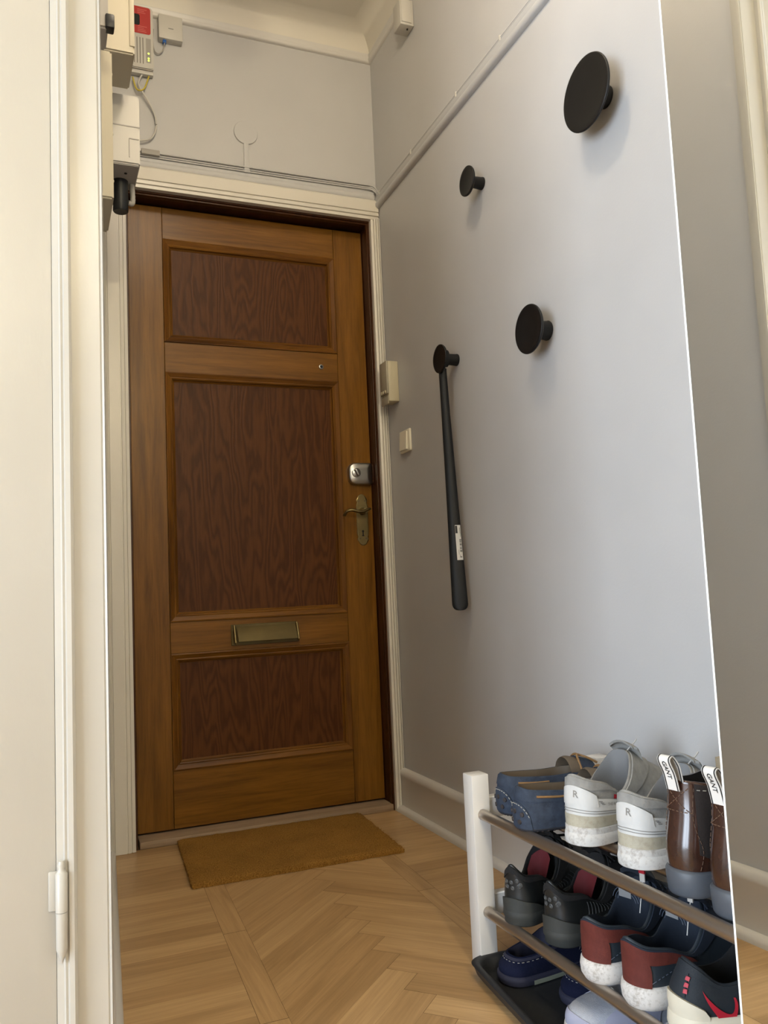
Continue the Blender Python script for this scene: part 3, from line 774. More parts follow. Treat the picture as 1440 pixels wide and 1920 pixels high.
# ------------------------------------------------------------------ coir doormat
bm = B()
cor = [(-.772, .000), (-.799, -.432), (-.192, -.437), (-.167, -.008)]
n = 46
def matp(u, v): return [(cor[0][i]*(1-u)+cor[3][i]*u)*(1-v)+(cor[1][i]*(1-u)+cor[2][i]*u)*v for i in (0, 1)]
mcx, mcy = -.483, -.22
G = [[None]*(n+1) for _ in range(n+1)]
for i in range(n+1):
    for j in range(n+1):
        u, v = i/n, j/n; x, y = matp(u, v)
        e = min(i, j, n-i, n-j)
        jx = random.uniform(-.0022, .0022) if e == 0 else random.uniform(-.001, .001)
        z = .0165+random.uniform(-.0012, .0012)-(.005 if e == 0 else 0)
        G[i][j] = bm.verts.new((x+jx-mcx, y+jx-mcy-.004, z))
for i in range(n):
    for j in range(n): bm.faces.new((G[i][j], G[i][j+1], G[i+1][j+1], G[i+1][j]))
be = [e for e in bm.edges if len(e.link_faces) == 1]
r = bmesh.ops.extrude_edge_only(bm, edges=be)
for v in [q for q in r['geom'] if isinstance(q, bmesh.types.BMVert)]: v.co.z = .0008; v.co.x *= .997
# loose fibres along the edges
for k in range(900):
    s = random.random(); side = random.choice((0, 1, 1, 2, 3)); 
    u, v = ((s, 0), (s, 1), (0, s), (1, s))[side]
    x, y = matp(u, v); x -= mcx; y -= mcy+.004
    d = Vector(((0, 1), (0, -1), (-1, 0), (1, 0))[side]+(0,)); d = (d+Vector((random.uniform(-.8, .8), random.uniform(-.8, .8), random.uniform(-.4, .7)))).normalized()*random.uniform(.003, .008)
    p = Vector((x, y, random.uniform(.004, .016))); q = d.cross(Vector((0, 0, 1))).normalized()*.0006
    vs = [bm.verts.new(p-q-d*.4), bm.verts.new(p+q-d*.4), bm.verts.new(p+d)]; bm.faces.new(vs)
mo = link('doormat', bm, M['coir'], loc=(mcx, mcy, 0), recalc=False)
tag(mo, 'brown coir doormat on the parquet in front of the oak door', 'doormat')

# ------------------------------------------------------------------ shoe rack
RY0, RY1 = -1.178, -1.945                                   # end frames: centre of posts
FX, BX = -.3375, -.034
rk = thing('shoe_rack', 'low white shoe rack with dark metal rails against the right wall', 'shoe rack', (-.185, -1.5615, 0))
def rl_(x, y, z): return (x+.185, y+1.5615, z)
for y in (RY0, RY1):
    for x in (FX, BX):
        bm = B(); add_box(bm, x-.0195+.185, x+.0195+.185, y-.0195+1.5615, y+.0195+1.5615, .001, .378, .0022, 2); link('post', bm, M['white_lacquer'], rk)
    for z in (.288, .098):
        bm = B(); add_box(bm, FX+.0196+.185, BX-.0196+.185, y-.010+1.5615, y+.010+1.5615, z, z+.042, .002, 1); link('end_rail', bm, M['white_lacquer'], rk)
for z in (.300, .111):
    for x in (-.336, -.245, -.095):
        zz = z if x < -.3 else z-.002
        ya, yb = (RY0-.0197, RY1+.0197) if x < -.3 else (RY0-.0102, RY1+.0102)
        bm = B(); add_tube(bm, [rl_(x, ya, zz), rl_(x, yb, zz)], .0108 if x < -.3 else .009, 20); link('tube', bm, M['tube'], rk, smooth=50)

# boot tray under the rack
tr = bpy.data.objects.new('tmp', None)
out = rrect(-.185, .165, -.345, .345, .035, 6)
def inset(pts, d):
    cx_ = -.01
    return [(x-d*(1 if x > cx_ else -1)*min(1, abs(x-cx_)/.14), y-d*(1 if y > 0 else -1)*min(1, abs(y)/.31)) for x, y in pts]
bm = B()
lv = [(out_d, z) for out_d, z in ((.012, .001), (.004, .012), (.0, .026), (-.003, .0285), (.0, .031), (.008, .031), (.012, .027), (.018, .010), (.024, .0055))]
add_rings(bm, [[Vector((x, y, z)) for x, y in inset(out, d)] for d, z in lv], True, True, True)
tr = link('boot_tray', bm, M['tray'], loc=(-.232, -1.552, 0), rot=(0, 0, math.radians(-5.5)), smooth=50)
tag(tr, 'black rubber boot tray with raised rim on the floor under the shoe rack', 'boot tray')

# ------------------------------------------------------------------ shoes
def cat_rom(P, t):
    N = len(P); f = (t % 1.)*N; i = int(f) % N; u = f-int(f)
    p0, p1, p2, p3 = P[i-1], P[i], P[(i+1) % N], P[(i+2) % N]
    return tuple(.5*((2*b)+(-a+c)*u+(2*a-5*b+4*c-d)*u*u+(-a+3*b-3*c+d)*u**3) for a, b, c, d in zip(p0, p1, p2, p3))

class Shoe:
    """upper surface S(t, v): t runs round the foot from the heel (right side first), v from the sole up to the opening"""
    def __init__(s, outline, collar, handles, z0h=.03, z0t=.022, spring=.010, L=.29, W=1., toe=0.):
        # outline, collar, handles are given for one half: indices 0..6 ; mirrored
        s.L = L; k = L/.29
        def full(h): return h+[tuple((-c if i == 1 else c) for i, c in enumerate(p)) for p in reversed(h[1:-1])]
        s.O = [(x*k, y*W+toe*(x/.29)**2) for x, y in full(outline)]
        s.T = [(x*k, y*W+toe*(x/.29)**2, z) for x, y, z in full(collar)]
        hf = handles+list(reversed(handles[1:-1])); s.H = hf
        s.z0h, s.z0t, s.sp = z0h, z0t, spring
    def lift(s, x):
        u = max(0, (x/s.L-.62)/.38); return s.sp*u*u
    def base(s, t):
        x, y = cat_rom(s.O, t); u = x/s.L
        return Vector((x, y, s.z0h+(s.z0t-s.z0h)*min(1, max(0, u*1.4))+s.lift(x)))
    def S(s, t, v):
        o = s.base(t); T = Vector(cat_rom(s.T, t)); h1, a, h2, bu = cat_rom(s.H, t)
        d = Vector((o.x-T.x, o.y-T.y, 0))
        on = d.normalized() if d.length > 1e-5 else Vector((0, 0, 0))
        p1 = o+Vector((0, 0, h1))+on*bu; p2 = T+d*a-Vector((0, 0, h2))+on*bu*.6
        w = 1-v
        return o*(w**3)+p1*(3*w*w*v)+p2*(3*w*v*v)+T*(v**3)
    def N(s, t, v):
        e = 1e-3; v = min(max(v, e), 1-e)
        a = s.S(t+e, v)-s.S(t-e, v); b = s.S(t, v+e)-s.S(t, v-e)
        n = a.cross(b)
        return n.normalized() if n.length > 1e-12 else Vector((0, 0, 1))
    def upper(s, mat, root, name='upper', nt=88, nv=16):
        bm = B(); rings = [[s.S(i/nt, j/nv) for i in range(nt)] for j in range(nv+1)]
        # rolled edge
        c = Vector((sum(p.x for p in rings[-1])/nt, sum(p.y for p in rings[-1])/nt, 0))
        def inn(p, d, dz):
            q = Vector((c.x-p.x, c.y-p.y, 0)); l = q.length
            return p+q.normalized()*min(d, l*.8)+Vector((0, 0, dz))
        last = rings[-1]
        rings += [[inn(p, .0016, .0022) for p in last], [inn(p, .0042, .0018) for p in last]]
        add_rings(bm, rings, True); return link(name, bm, mat, root, smooth=70)
    def lining(s, mat, root, depth=None, nt=88, name='lining', zin=None):
        last = [s.S(i/nt, 1) for i in range(nt)]
        c = Vector((sum(p.x for p in last)/nt, sum(p.y for p in last)/nt, 0))
        zin = zin if zin is not None else s.z0h+.006
        rings = []
        for f, d in ((0, .0040), (.12, .0062), (.4, .0075), (.8, .0065), (1, .009)):
            r = []
            for p in last:
                q = Vector((c.x-p.x, c.y-p.y, 0)); l = q.length
                o = p+q.normalized()*min(d, l*.8); o.z = (p.z+.0018)*(1-f)+zin*f; r.append(o)
            rings.append(r)
        bm = B(); add_rings(bm, rings, True, False, True); return link(name, bm, mat, root, smooth=60)
    def patch(s, name, t0, t1, lo, hi, off, mat, root, nt=24, nv=8, smooth=60):
        """raised overlay between v = lo(u) and hi(u)"""
        lo = lo if callable(lo) else (lambda u, q=lo: q); hi = hi if callable(hi) else (lambda u, q=hi: q)
        bm = B(); G = []
        for i in range(nt+1):
            u = i/nt; t = t0+(t1-t0)*u; col = []
            for j in range(nv+1):
                v = lo(u)+(hi(u)-lo(u))*j/nv
                col.append(s.S(t, v)+s.N(t, v)*off)
            col = [s.S(t, lo(u))-s.N(t, lo(u))*.0005]+col+[s.S(t, hi(u))-s.N(t, hi(u))*.0005]
            G.append(col)
        a0 = [s.S(t0, lo(0)+(hi(0)-lo(0))*max(0, min(nv, j-1))/nv)-s.N(t0, .5*(lo(0)+hi(0)))*.0005 for j in range(nv+3)]
        a1 = [s.S(t1, lo(1)+(hi(1)-lo(1))*max(0, min(nv, j-1))/nv)-s.N(t1, .5*(lo(1)+hi(1)))*.0005 for j in range(nv+3)]
        add_rings(bm, [a0]+G+[a1], False); return link(name, bm, mat, root, smooth=smooth)
    def decal(s, name, bm, t0, v0, off, mat, root, rot=0.):
        e = 1e-3
        St = (s.S(t0+e, v0)-s.S(t0-e, v0))/(2*e); Sv = (s.S(t0, v0+e)-s.S(t0, v0-e))/(2*e)
        th = St.normalized(); nn = s.N(t0, v0); up = nn.cross(th)
        A = Sv.dot(th); Bv = Sv.dot(up); lt = St.length
        c, sn = math.cos(rot), math.sin(rot)
        for v in bm.verts:
            x, y = v.co.x*c-v.co.y*sn, v.co.x*sn+v.co.y*c
            dv = y/Bv; dt = (x-dv*A)/lt
            v.co = s.S(t0+dt, min(.995, max(.004, v0+dv)))+s.N(t0+dt, v0+dv)*off
        return link(name, bm, mat, root, recalc=False)
    def stitch(s, name, pts, r, mat, root, dash=.0045, gap=.003, off=.0012):
        P = [s.S(t, v)+s.N(t, v)*off for t, v in pts]
        bm = B(); acc = 0; on = True; seg = [P[0]]
        if not dash: add_tube(bm, P, r, 6)
        else:
            for a, b in zip(P, P[1:]):
                d = (b-a).length
                if d < 1e-7: continue
                acc += d
                if on: seg.append(b)
                if acc > (dash if on else gap):
                    if on and len(seg) > 1: add_tube(bm, seg, r, 5)
                    on = not on; acc = 0; seg = [b]
        return link(name, bm, mat, root, smooth=80)
    def sole(s, mat, root, name='sole', flare=.004, prof=None, nt=88, lug=0.):
        bm = B(); rings = []
        prof = prof or ((.0, -.006), (.08, -.001), (.35, .003), (.75, .0035), (1.0, .003), (1.05, .0015), (1.05, -.004))
        for f, d in prof:
            r = []
            for i in range(nt):
                t = i/nt; o = s.base(t); q = cat_rom(s.O, t+.002); p = cat_rom(s.O, t-.002)
                n = Vector((q[1]-p[1], -(q[0]-p[0]), 0)).normalized()
                zz = s.lift(o.x)*.85; h = o.z-zz
                r.append(Vector((o.x, o.y, 0))+n*(d+flare*(1-f)*.3)+Vector((0, 0, zz+h*f)))
            rings.append(r)
        add_rings(bm, rings, True, True, True); return link(name, bm, mat, root, smooth=55)
    def band(s, name, f0, f1, d, mat, root, t0=0., t1=1., nt=88):
        bm = B(); rings = []
        for f, dd in ((f0, d-.0015), (f0+.06*(f1-f0), d), (f1-.06*(f1-f0), d), (f1, d-.0015)):
            r = []
            for i in range(nt+1):
                t = t0+(t1-t0)*i/nt; o = s.base(t); q = cat_rom(s.O, t+.002); p = cat_rom(s.O, t-.002)
                n = Vector((q[1]-p[1], -(q[0]-p[0]), 0)).normalized(); zz = s.lift(o.x)*.85; h = o.z-zz
                r.append(Vector((o.x, o.y, 0))+n*dd+Vector((0, 0, zz+h*f)))
            rings.append(r)
        add_rings(bm, rings, False); return link(name, bm, mat, root, smooth=55)
    def tongue(s, mat, root, x0, x1, z0, z1, w0, w1, th=.005, name='tongue', bend=.012):
        bm = B(); rings = []
        k = s.L/.29
        for i in range(9):
            u = i/8; x = (x0+(x1-x0)*u)*k; z = z0+(z1-z0)*u+bend*math.sin(PI*u); w = w0+(w1-w0)*u
            if u > .85: w *= .82
            ring = []
            for j in range(9):
                a = -1+j/4; ring.append(Vector((x+.004*a*a, w*a, z-.010*a*a+th*.5)))
            ring += [p-Vector((-.002, 0, th)) for p in reversed(ring)]
            rings.append(ring)
        add_rings(bm, rings, True, True, True); return link(name, bm, mat, root, smooth=60)
    def laces(s, mat, root, xs, half, r=.0022, dz=.004, flat=1.6):
        """laces crossing the instep; each is (x, z) centre"""
        bm = B()
        for i, (x, z) in enumerate(xs):
            for sg in (-1, 1):
                pts = [(x*s.L/.29-.006*sg, -half, z-.010), (x*s.L/.29-.003*sg, -half*.5, z-.001), (x*s.L/.29, 0, z+.002+.001*sg), (x*s.L/.29+.003*sg, half*.5, z-.001), (x*s.L/.29+.006*sg, half, z-.010)]
                add_tube(bm, smooth_path(pts, 4), r, 6, flat*.5)
        return link('lace', bm, mat, root, smooth=80)

SNK_O = [(0, 0), (.016, -.026), (.068, -.0345), (.128, -.036), (.196, -.0445), (.258, -.036), (.290, 0)]
SNK_T = [(.004, 0, .100), (.014, -.018, .094), (.052, -.0275, .070), (.092, -.0285, .076), (.122, -.024, .094), (.138, -.013, .105), (.143, 0, .107)]
SNK_H = [(.034, .5, .028, .004), (.034, .6, .028, .004), (.026, .7, .016, .003), (.030, .75, .018, .003), (.036, .72, .026, .003), (.042, .66, .036, .004), (.044, .62, .042, .004)]

def place(name, label, cat, x, y, z, rz, group=None):
    return thing(name, label, cat, (x, y, z), rz, group)
def pull_tab(s, root, mat, h=.03, w=.008, x=-.002, z=.1, name='pull_tab', lean=-.3, thick=.0016):
    bm = B(); pts = [(x+.001, 0, z-.01), (x-.004+lean*h*.5, 0, z+h*.55), (x+lean*h, 0, z+h), (x+.006+lean*h, 0, z+h*1.0), (x+.010+lean*h*.4, 0, z+h*.5), (x+.009, 0, z-.008)]
    P = smooth_path(pts, 6)
    rings = []
    for i, p in enumerate(P):
        tdir = (P[min(i+1, len(P)-1)]-P[max(i-1, 0)]).normalized(); nrm = Vector((tdir.z, 0, -tdir.x))*thick*.5
        rings.append([p+nrm+Vector((0, -w, 0)), p+nrm+Vector((0, w, 0)), p-nrm+Vector((0, w, 0)), p-nrm+Vector((0, -w, 0))])
    add_rings(bm, rings, True, True, True); return link(name, bm, mat, root, smooth=50), P

ZT = .3075; ZL = .1185
# ---- navy suede driving loafers (top shelf, far end)
def loafer(label, x, y, rz, toe):
    t = place('driving_loafer', label, 'shoe', x, y, ZT, rz, 'navy suede loafers')
    O = [(0, 0), (.014, -.027), (.065, -.035), (.130, -.037), (.200, -.043), (.255, -.033), (.283, 0)]
    T = [(.006, 0, .075), (.016, -.022, .073), (.062, -.031, .069), (.112, -.031, .066), (.148, -.028, .067), (.168, -.015, .070), (.172, 0, .072)]
    H = [(.022, .6, .018, .004)]*3+[(.022, .7, .014, .004), (.030, .6, .010, .003), (.034, .55, .010, .003), (.036, .5, .010, .003)]
    s = Shoe(O, T, H, .006, .006, .004, L=.298, W=1.08, toe=toe)
    s.upper(M['suede_navy'], t); s.lining(M['tan_dark'], t, zin=.012)
    s.sole(M['rubber_navy'], t, prof=((0, -.006), (.3, -.001), (.9, .001), (1.2, -.001)))
    bm = B()
    for i in range(26):
        tt = -.22+.44*i/25; o = s.base(tt)
        add_lathe(bm, [(0, 0), (.003, 0), (.0034, .003), (.002, .0045), (0, .005)], axis_m((o.x*.96+.004, o.y*.93, .0045), (0, 0, -1)), 8)
    link('sole_stud', bm, M['rubber_stud'], t)
    s.patch('collar_binding', -.5+.001, .5, .70, .985, .0016, M['suede_navy'], t, nt=70)
    # heel guard with studs and dashed stitching
    hiu = lambda u: .62*math.sqrt(max(0, 1-(abs(u-.5)*2)**3))+.01
    hg = s.patch('heel_guard', -.085, .085, .0, hiu, .0022, M['suede_navy'], t, nt=26)
    s.stitch('stitching', [(-.078+.156*i/90, max(.02, hiu(.04+.92*i/90)-.05)) for i in range(91)], .0007, M['stitch'], hg, .0035, .0025, .0028)
    bm = B()
    for tt, v in ((-.045, .36), (0, .40), (.045, .36), (-.03, .17), (.03, .17)):
        add_lathe(bm, [(0, .0), (.0045, .0), (.004, .0025), (0, .003)], axis_m(s.S(tt, v)+s.N(tt, v)*.0018, s.N(tt, v)), 12)
    link('heel_stud', bm, M['rubber_stud'], hg)
    # tan lace threaded through the collar
    for a, b in ((.105, .205), (.295, .33), (-.205, -.105)):
        s.stitch('side_lace', [(a+(b-a)*i/14, .84) for i in range(15)], .0022, M['tan'], t, 0, 0, .0022)
    # raised apron seam and tongue
    s.patch('apron', .41, .59, lambda u: .60, lambda u: .99, .0012, M['suede_navy'], t, nt=24)
    bm = B(); rings = []
    for i in range(11):
        a = PI*i/10; w = .031
        yy = -w*math.cos(a); zz = .060+.034*math.sin(a)
        rings.append([Vector((.150, yy, zz)), Vector((.158, yy*.98, zz+.002)), Vector((.190, yy*.92, zz*.90+.004)), Vector((.198, yy*.9, zz*.82+.004)), Vector((.190, yy*.90, zz*.90)), Vector((.155, yy*.94, zz-.003))])
    add_rings(bm, rings, True, True, True); tg = link('tongue', bm, M['tan_dark'], t, smooth=60); tg['label'] = 'raised brown-lined tongue'
    bm = B(); rings = []
    for i in range(13):
        a = PI*i/12; yy = -.036*math.cos(a); zz = .042+.050*math.sin(a)
        rings.append([Vector((.178, yy, zz+.002)), Vector((.214, yy*.94, zz*.86+.004)), Vector((.214, yy*.92, zz*.86+.001)), Vector((.178, yy*.96, zz-.002))])
    add_rings(bm, rings, True, True, True); link('saddle_strap', bm, M['suede_navy'], t, smooth=60)
    bm = B(); add_tube(bm, smooth_path([(.176, -.030, .068), (.178, -.012, .092), (.184, 0, .096), (.182, .014, .091), (.178, .030, .068)], 5), .0026, 8)
    add_tube(bm, smooth_path([(.184, 0, .096), (.200, -.012, .090), (.222, -.016, .078)], 5), .0024, 8); link('bow_lace', bm, M['tan'], t, smooth=80)
loafer('navy suede loafer at the far end of the top shelf, behind its twin', -.318, -1.240, math.radians(-1), .006)
loafer('navy suede loafer on the top shelf between its twin and the white trainers', -.345, -1.348, math.radians(-3), -.006)

# ---- white and grey trainers (top shelf)
def white_trainer(label, x, y, rz, toe):
    t = place('white_trainer', label, 'shoe', x, y, ZT, rz, 'white and grey trainers')
    s = Shoe(SNK_O, [(-.002, 0, .119), (.012, -.021, .110), (.046, -.0315, .099), (.084, -.034, .078), (.114, -.033, .098), (.142, -.019, .130), (.148, 0, .137)], SNK_H, .033, .025, .012, .305, 1.10, toe)
    s.upper(M['grey_suede'], t); s.lining(M['grey_lining'], t)
    s.sole(M['dirty_white'], t, flare=.010, prof=((.0, -.004), (.08, .003), (.40, .005), (.66, .004), (.70, .0025), (1.0, .003), (1.06, .0015), (1.06, -.004)))
    s.band('midsole_line', .60, .98, .0046, M['dirty_white'], t)
    # beige foam band at the heel, white leather heel and quarter
    s.patch('foam_band', -.30, .30, 0.0, lambda u: .20*min(1, 6*min(u, 1-u)+.15), .0034, M['foam_beige'], t, nt=50)
    qp = s.patch('quarter', -.40, .40, lambda u: .17*min(1, 5*min(u, 1-u)), lambda u: .68-.30*min(1, (2*abs(u-.5))*1.15), .0024, M['white_leather'], t, nt=80, nv=10)
    hc = s.patch('heel_counter', -.095, .095, .40, lambda u: .80-.13*(2*abs(u-.5))**4, .0036, M['white_leather'], t, nt=30, nv=10)
    for v0, a in ((.26, .33), (.31, .31)):
        s.stitch('seam', [(-a+2*a*i/60, v0-.06*(abs(i/30-1))**2) for i in range(61)], .0006, M['faint_ink'], t, 0, 0, .0030)
    # heel emblem and lettering
    s.decal('emblem', text_mesh('R', .017, bold=.0002), .012, .62, .0042, M['faint_ink'], hc)
    s.decal('lettering', text_mesh('THE ROGER', .0072), .158, .44, .0030, M['faint_ink'], qp)
    bm = B(); add_box(bm, -.004, .004, -.0035, .0035, -.0006, .0006); bmesh.ops.subdivide_edges(bm, edges=bm.edges[:], cuts=2); s.decal('red_tag', bm, .168, .62, .003, M['red'], t)
    for k in range(3):
        s.stitch('vent_mark', [(.100+.004*k, .53-.035*k), (.112+.004*k, .52-.035*k)], .0007, M['faint_ink'], t, 0, 0, .003)
    s.patch('collar_padding', -.5+.001, .5, .80, .99, .0026, M['grey_suede'], t, nt=70)
    s.tongue(M['grey_suede'], t, .170, .140, .112, .154, .028, .030)
    s.laces(M['white_lace'], t, ((.156, .124), (.170, .115), (.187, .103), (.204, .091)), .027)
    bm = B(); add_tube(bm, smooth_path([(.160, .0, .126), (.158, -.012, .140), (.163, -.020, .150), (.168, -.024, .158)], 5), .0013, 6)
    link('lace_bow', bm, M['white_lace'], t, smooth=80)
white_trainer('white and grey trainer on the top shelf, beside the navy loafers', -.308, -1.480, math.radians(19), .004)
white_trainer('white and grey trainer on the top shelf, beside the brown boots', -.304, -1.616, math.radians(14), -.004)

# ---- brown ankle boots (top shelf, near end)
def boot(label, x, y, rz, toe):
    t = place('ankle_boot', label, 'boot', x, y, ZT, rz, 'brown leather ankle boots')
    O = [(0, 0), (.014, -.025), (.060, -.0325), (.128, -.034), (.196, -.043), (.260, -.034), (.292, 0)]
    T = [(.012, 0, .158), (.020, -.020, .157), (.048, -.031, .152), (.078, -.033, .150), (.102, -.030, .153), (.120, -.016, .157), (.124, 0, .158)]
    H = [(.042, -.25, .070, .008), (.042, -.2, .070, .007), (.040, .1, .060, .002), (.040, .0, .056, .001), (.046, .0, .070, .001), (.050, -.02, .084, .0), (.052, -.03, .090, .0)]
    s = Shoe(O, T, H, .036, .022, .010, .30, 1.06, toe)
    s.upper(M['boot_leather'], t, nt=96, nv=22); s.lining(M['boot_lining'], t)
    s.sole(M['boot_sole'], t, flare=.0, prof=((.0, .001), (.1, .003), (.6, .0045), (.92, .0050), (1.0, .0035), (1.06, -.002)))
    # elastic gusset on both sides
    for a, b in ((.092, .33), (-.33, -.092)):
        lo = lambda u: .40+.62*abs(u-.5)**2.2
        g = s.patch('elastic_gusset', a, b, lambda u: .10+.55*abs(u-.45)**1.8 , .995, .0010, M['elastic'], t, nt=26, nv=14)
    for sg in (1, -1):
        s.stitch('seam', [(sg*(.090+.012*math.sin(i/40*6.3)), .03+.96*i/40) for i in range(41)], .0005, M['boot_stitch'], t, .004, .002, .0016)
        s.stitch('seam', [(sg*(.335-.02*math.sin(i/40*PI)), .28+.71*i/40) for i in range(41)], .0007, M['boot_stitch'], t, .003, .002, .0016)
        s.stitch('top_stitching', [(sg*(.10+.23*i/40), .955) for i in range(41)], .0007, M['stitch'], t, .003, .0025, .0018)
    hs = s.patch('heel_strip', -.085, .085, .74, .99, .0016, M['boot_leather'], t, nt=20)
    for a, b in (((-.07, .76), (.07, .97)), ((-.07, .97), (.07, .76)), ((-.078, .76), (.078, .76))):
        s.stitch('cross_stitch', [(a[0]+(b[0]-a[0])*i/24, a[1]+(b[1]-a[1])*i/24) for i in range(25)], .0007, M['boot_stitch'], hs, .0035, .002, .0022)
    # pull loop at the heel
    bm = B(); prof = smooth_path([(.006, 0, .146), (.000, 0, .170), (-.008, 0, .186), (-.009, 0, .193), (-.003, 0, .196), (.005, 0, .188), (.011, 0, .176), (.016, 0, .150)], 6)
    W = .0115; rings = []
    def offn(P, i): d = (P[min(i+1, len(P)-1)]-P[max(i-1, 0)]).normalized(); return Vector((-d.z, 0, d.x))
    for i, p in enumerate(prof):
        n_ = offn(prof, i)*.0008; rings.append([p+n_+Vector((0, -W, 0)), p+n_+Vector((0, W, 0)), p-n_+Vector((0, W, 0)), p-n_+Vector((0, -W, 0))])
    add_rings(bm, rings, True, True, True); lo = link('pull_loop', bm, M['paper'], t, smooth=50); lo['label'] = 'white pull loop with black edge lines'
    bm = B()
    for sy in (-1, 1):
        r2 = []
        for i, p in enumerate(prof):
            n_ = offn(prof, i)*.0012; a_, b_ = sy*(W-.0030), sy*(W-.0010); r2.append([p+n_+Vector((0, a_, 0)), p+n_+Vector((0, b_, 0)), p-n_+Vector((0, b_, 0)), p-n_+Vector((0, a_, 0))])
        add_rings(bm, r2, True, True, True)
    link('edge_line', bm, M['ink'], lo)
    bm = text_mesh('GANT', .0105, bold=.0001)
    L0 = [prof[0]]; acc = [0]
    for a, b in zip(prof, prof[1:]): acc.append(acc[-1]+(b-a).length)
    for v in bm.verts:                                         # letters run down the strap
        sx = .032-v.co.x; sy_ = v.co.y
        k_ = max(i for i in range(len(acc)-1) if acc[i] <= max(0, sx)); f = (sx-acc[k_])/(acc[k_+1]-acc[k_])
        p = prof[k_].lerp(prof[k_+1], f); v.co = p+offn(prof, k_)*.0016+Vector((0, -sy_, 0))
    link('lettering', bm, M['ink'], lo, recalc=False)
    bm = B()                                                   # second tape at the front of the shaft
    add_box(bm, .112, .1135, -.011, .011, .140, .176, .0005); add_box(bm, .1275, .129, -.011, .011, .140, .176, .0005); add_box(bm, .112, .129, -.011, .011, .175, .1765)
    link('front_loop', bm, M['beige_tape'], t)
boot('brown leather ankle boot with white pull loop, beside the white trainers', -.318, -1.738, math.radians(7), .003)
boot('brown leather ankle boot cut by the mirror edge at the end of the top shelf', -.322, -1.830, math.radians(7), -.003)

# ---- black trainers with red lining (lower shelf)
def black_trainer(label, x, y, rz, toe):
    t = place('black_trainer', label, 'shoe', x, y, ZL, rz, 'black trainers')
    T = [(-.004, 0, .112), (.010, -.018, .092), (.048, -.029, .082), (.088, -.032, .062), (.116, -.031, .090), (.136, -.017, .120), (.141, 0, .126)]
    s = Shoe(SNK_O, T, SNK_H, .026, .022, .012, .305, 1.10, toe)
    s.upper(M['black_leather'], t); s.lining(M['black_knit'], t)
    s.sole(M['charcoal_rubber'], t, flare=.006, prof=((.0, -.002), (.1, .001), (.4, .001), (.55, .004), (1.0, .004), (1.1, .0015), (1.1, -.004)))
    s.patch('heel_clip', -.13, .13, 0, lambda u: .24*math.sqrt(max(.02, 1-(2*abs(u-.5))**2))+.02, .004, M['charcoal_rubber'], t, nt=26)
    for a, b in ((.125, .42), (-.42, -.125)):
        s.patch('side_wave', a, b, 0, lambda u: .05+.17*math.sin(PI*min(1, u*1.1))**2, .0035, M['charcoal_rubber'], t, nt=26)
    bm = B()
    for tt, v in ((-.035, .66), (.03, .70), (-.005, .60), (.035, .57), (-.03, .52), (.0, .47), (.045, .64)):
        add_lathe(bm, [(0, 0), (.0042, 0), (.0042, .0012), (.003, .0018), (.0022, .0006), (0, .0006)], axis_m(s.S(tt, v)+s.N(tt, v)*.0002, s.N(tt, v)), 14)
    link('heel_dot', bm, M['dark_emblem'], t)
    for k in range(13):
        a = .15+.0125*k
        s.stitch('side_rib', [(a+.010*i/10, .30+.42*i/10) for i in range(11)], .0007, M['dark_emblem'], t, 0, 0, .0004)
    s.decal('lettering', text_mesh('Callaway', .011), .272, .34, .0012, M['dark_emblem'], t)
    bm = B(); add_prism(bm, [(-.012, .006), (0, -.002), (.012, .006), (0, -.010)], lambda p: (p[0], p[1], 0), lambda p: (p[0], p[1], .0002)); bmesh.ops.subdivide_edges(bm, edges=bm.edges[:], cuts=2); s.decal('chevron', bm, .285, .22, .0045, M['dark_emblem'], t)
    # red part of the lining showing at the front of the opening
    bm = B(); rings = []
    for i in range(9):
        a = -1+i/4; k_ = s.L/.29
        rings.append([Vector(((.118-.012*a*a)*k_, .021*a, .108-.012*a*a)), Vector(((.104-.014*a*a)*k_, .022*a, .086-.012*a*a)), Vector(((.100-.014*a*a)*k_, .019*a, .060)), Vector(((.103-.014*a*a)*k_, .018*a, .060)), Vector(((.108-.014*a*a)*k_, .0205*a, .085-.012*a*a))])
    add_rings(bm, rings, True, True, True); rd = link('lining_front', bm, M['red_lining'], t, smooth=60); rd['label'] = 'red tongue lining'
    s.patch('collar_padding', -.5+.001, .5, .84, .99, .0026, M['black_knit'], t, nt=70)
    s.tongue(M['black_knit'], t, .160, .116, .100, .146, .026, .028, .008)
    s.laces(M['black_lace'], t, ((.146, .124), (.162, .116), (.180, .106), (.198, .094)), .028)
    bm = B()
    for q in ([(.150, 0, .128), (.138, .020, .152), (.150, .036, .156), (.164, .030, .134), (.152, .004, .128)], [(.150, 0, .128), (.146, -.020, .150), (.160, -.040, .148), (.172, -.030, .130), (.154, -.004, .128)]):
        add_tube(bm, smooth_path(q, 6), .0026, 7)
    link('lace_bow', bm, M['black_lace'], t, smooth=80)
black_trainer('black trainer with red lining at the far end of the lower shelf', -.336, -1.300, math.radians(28), .004)
black_trainer('black trainer with red lining beside the maroon-heeled trainers', -.322, -1.408, math.radians(18), -.004)

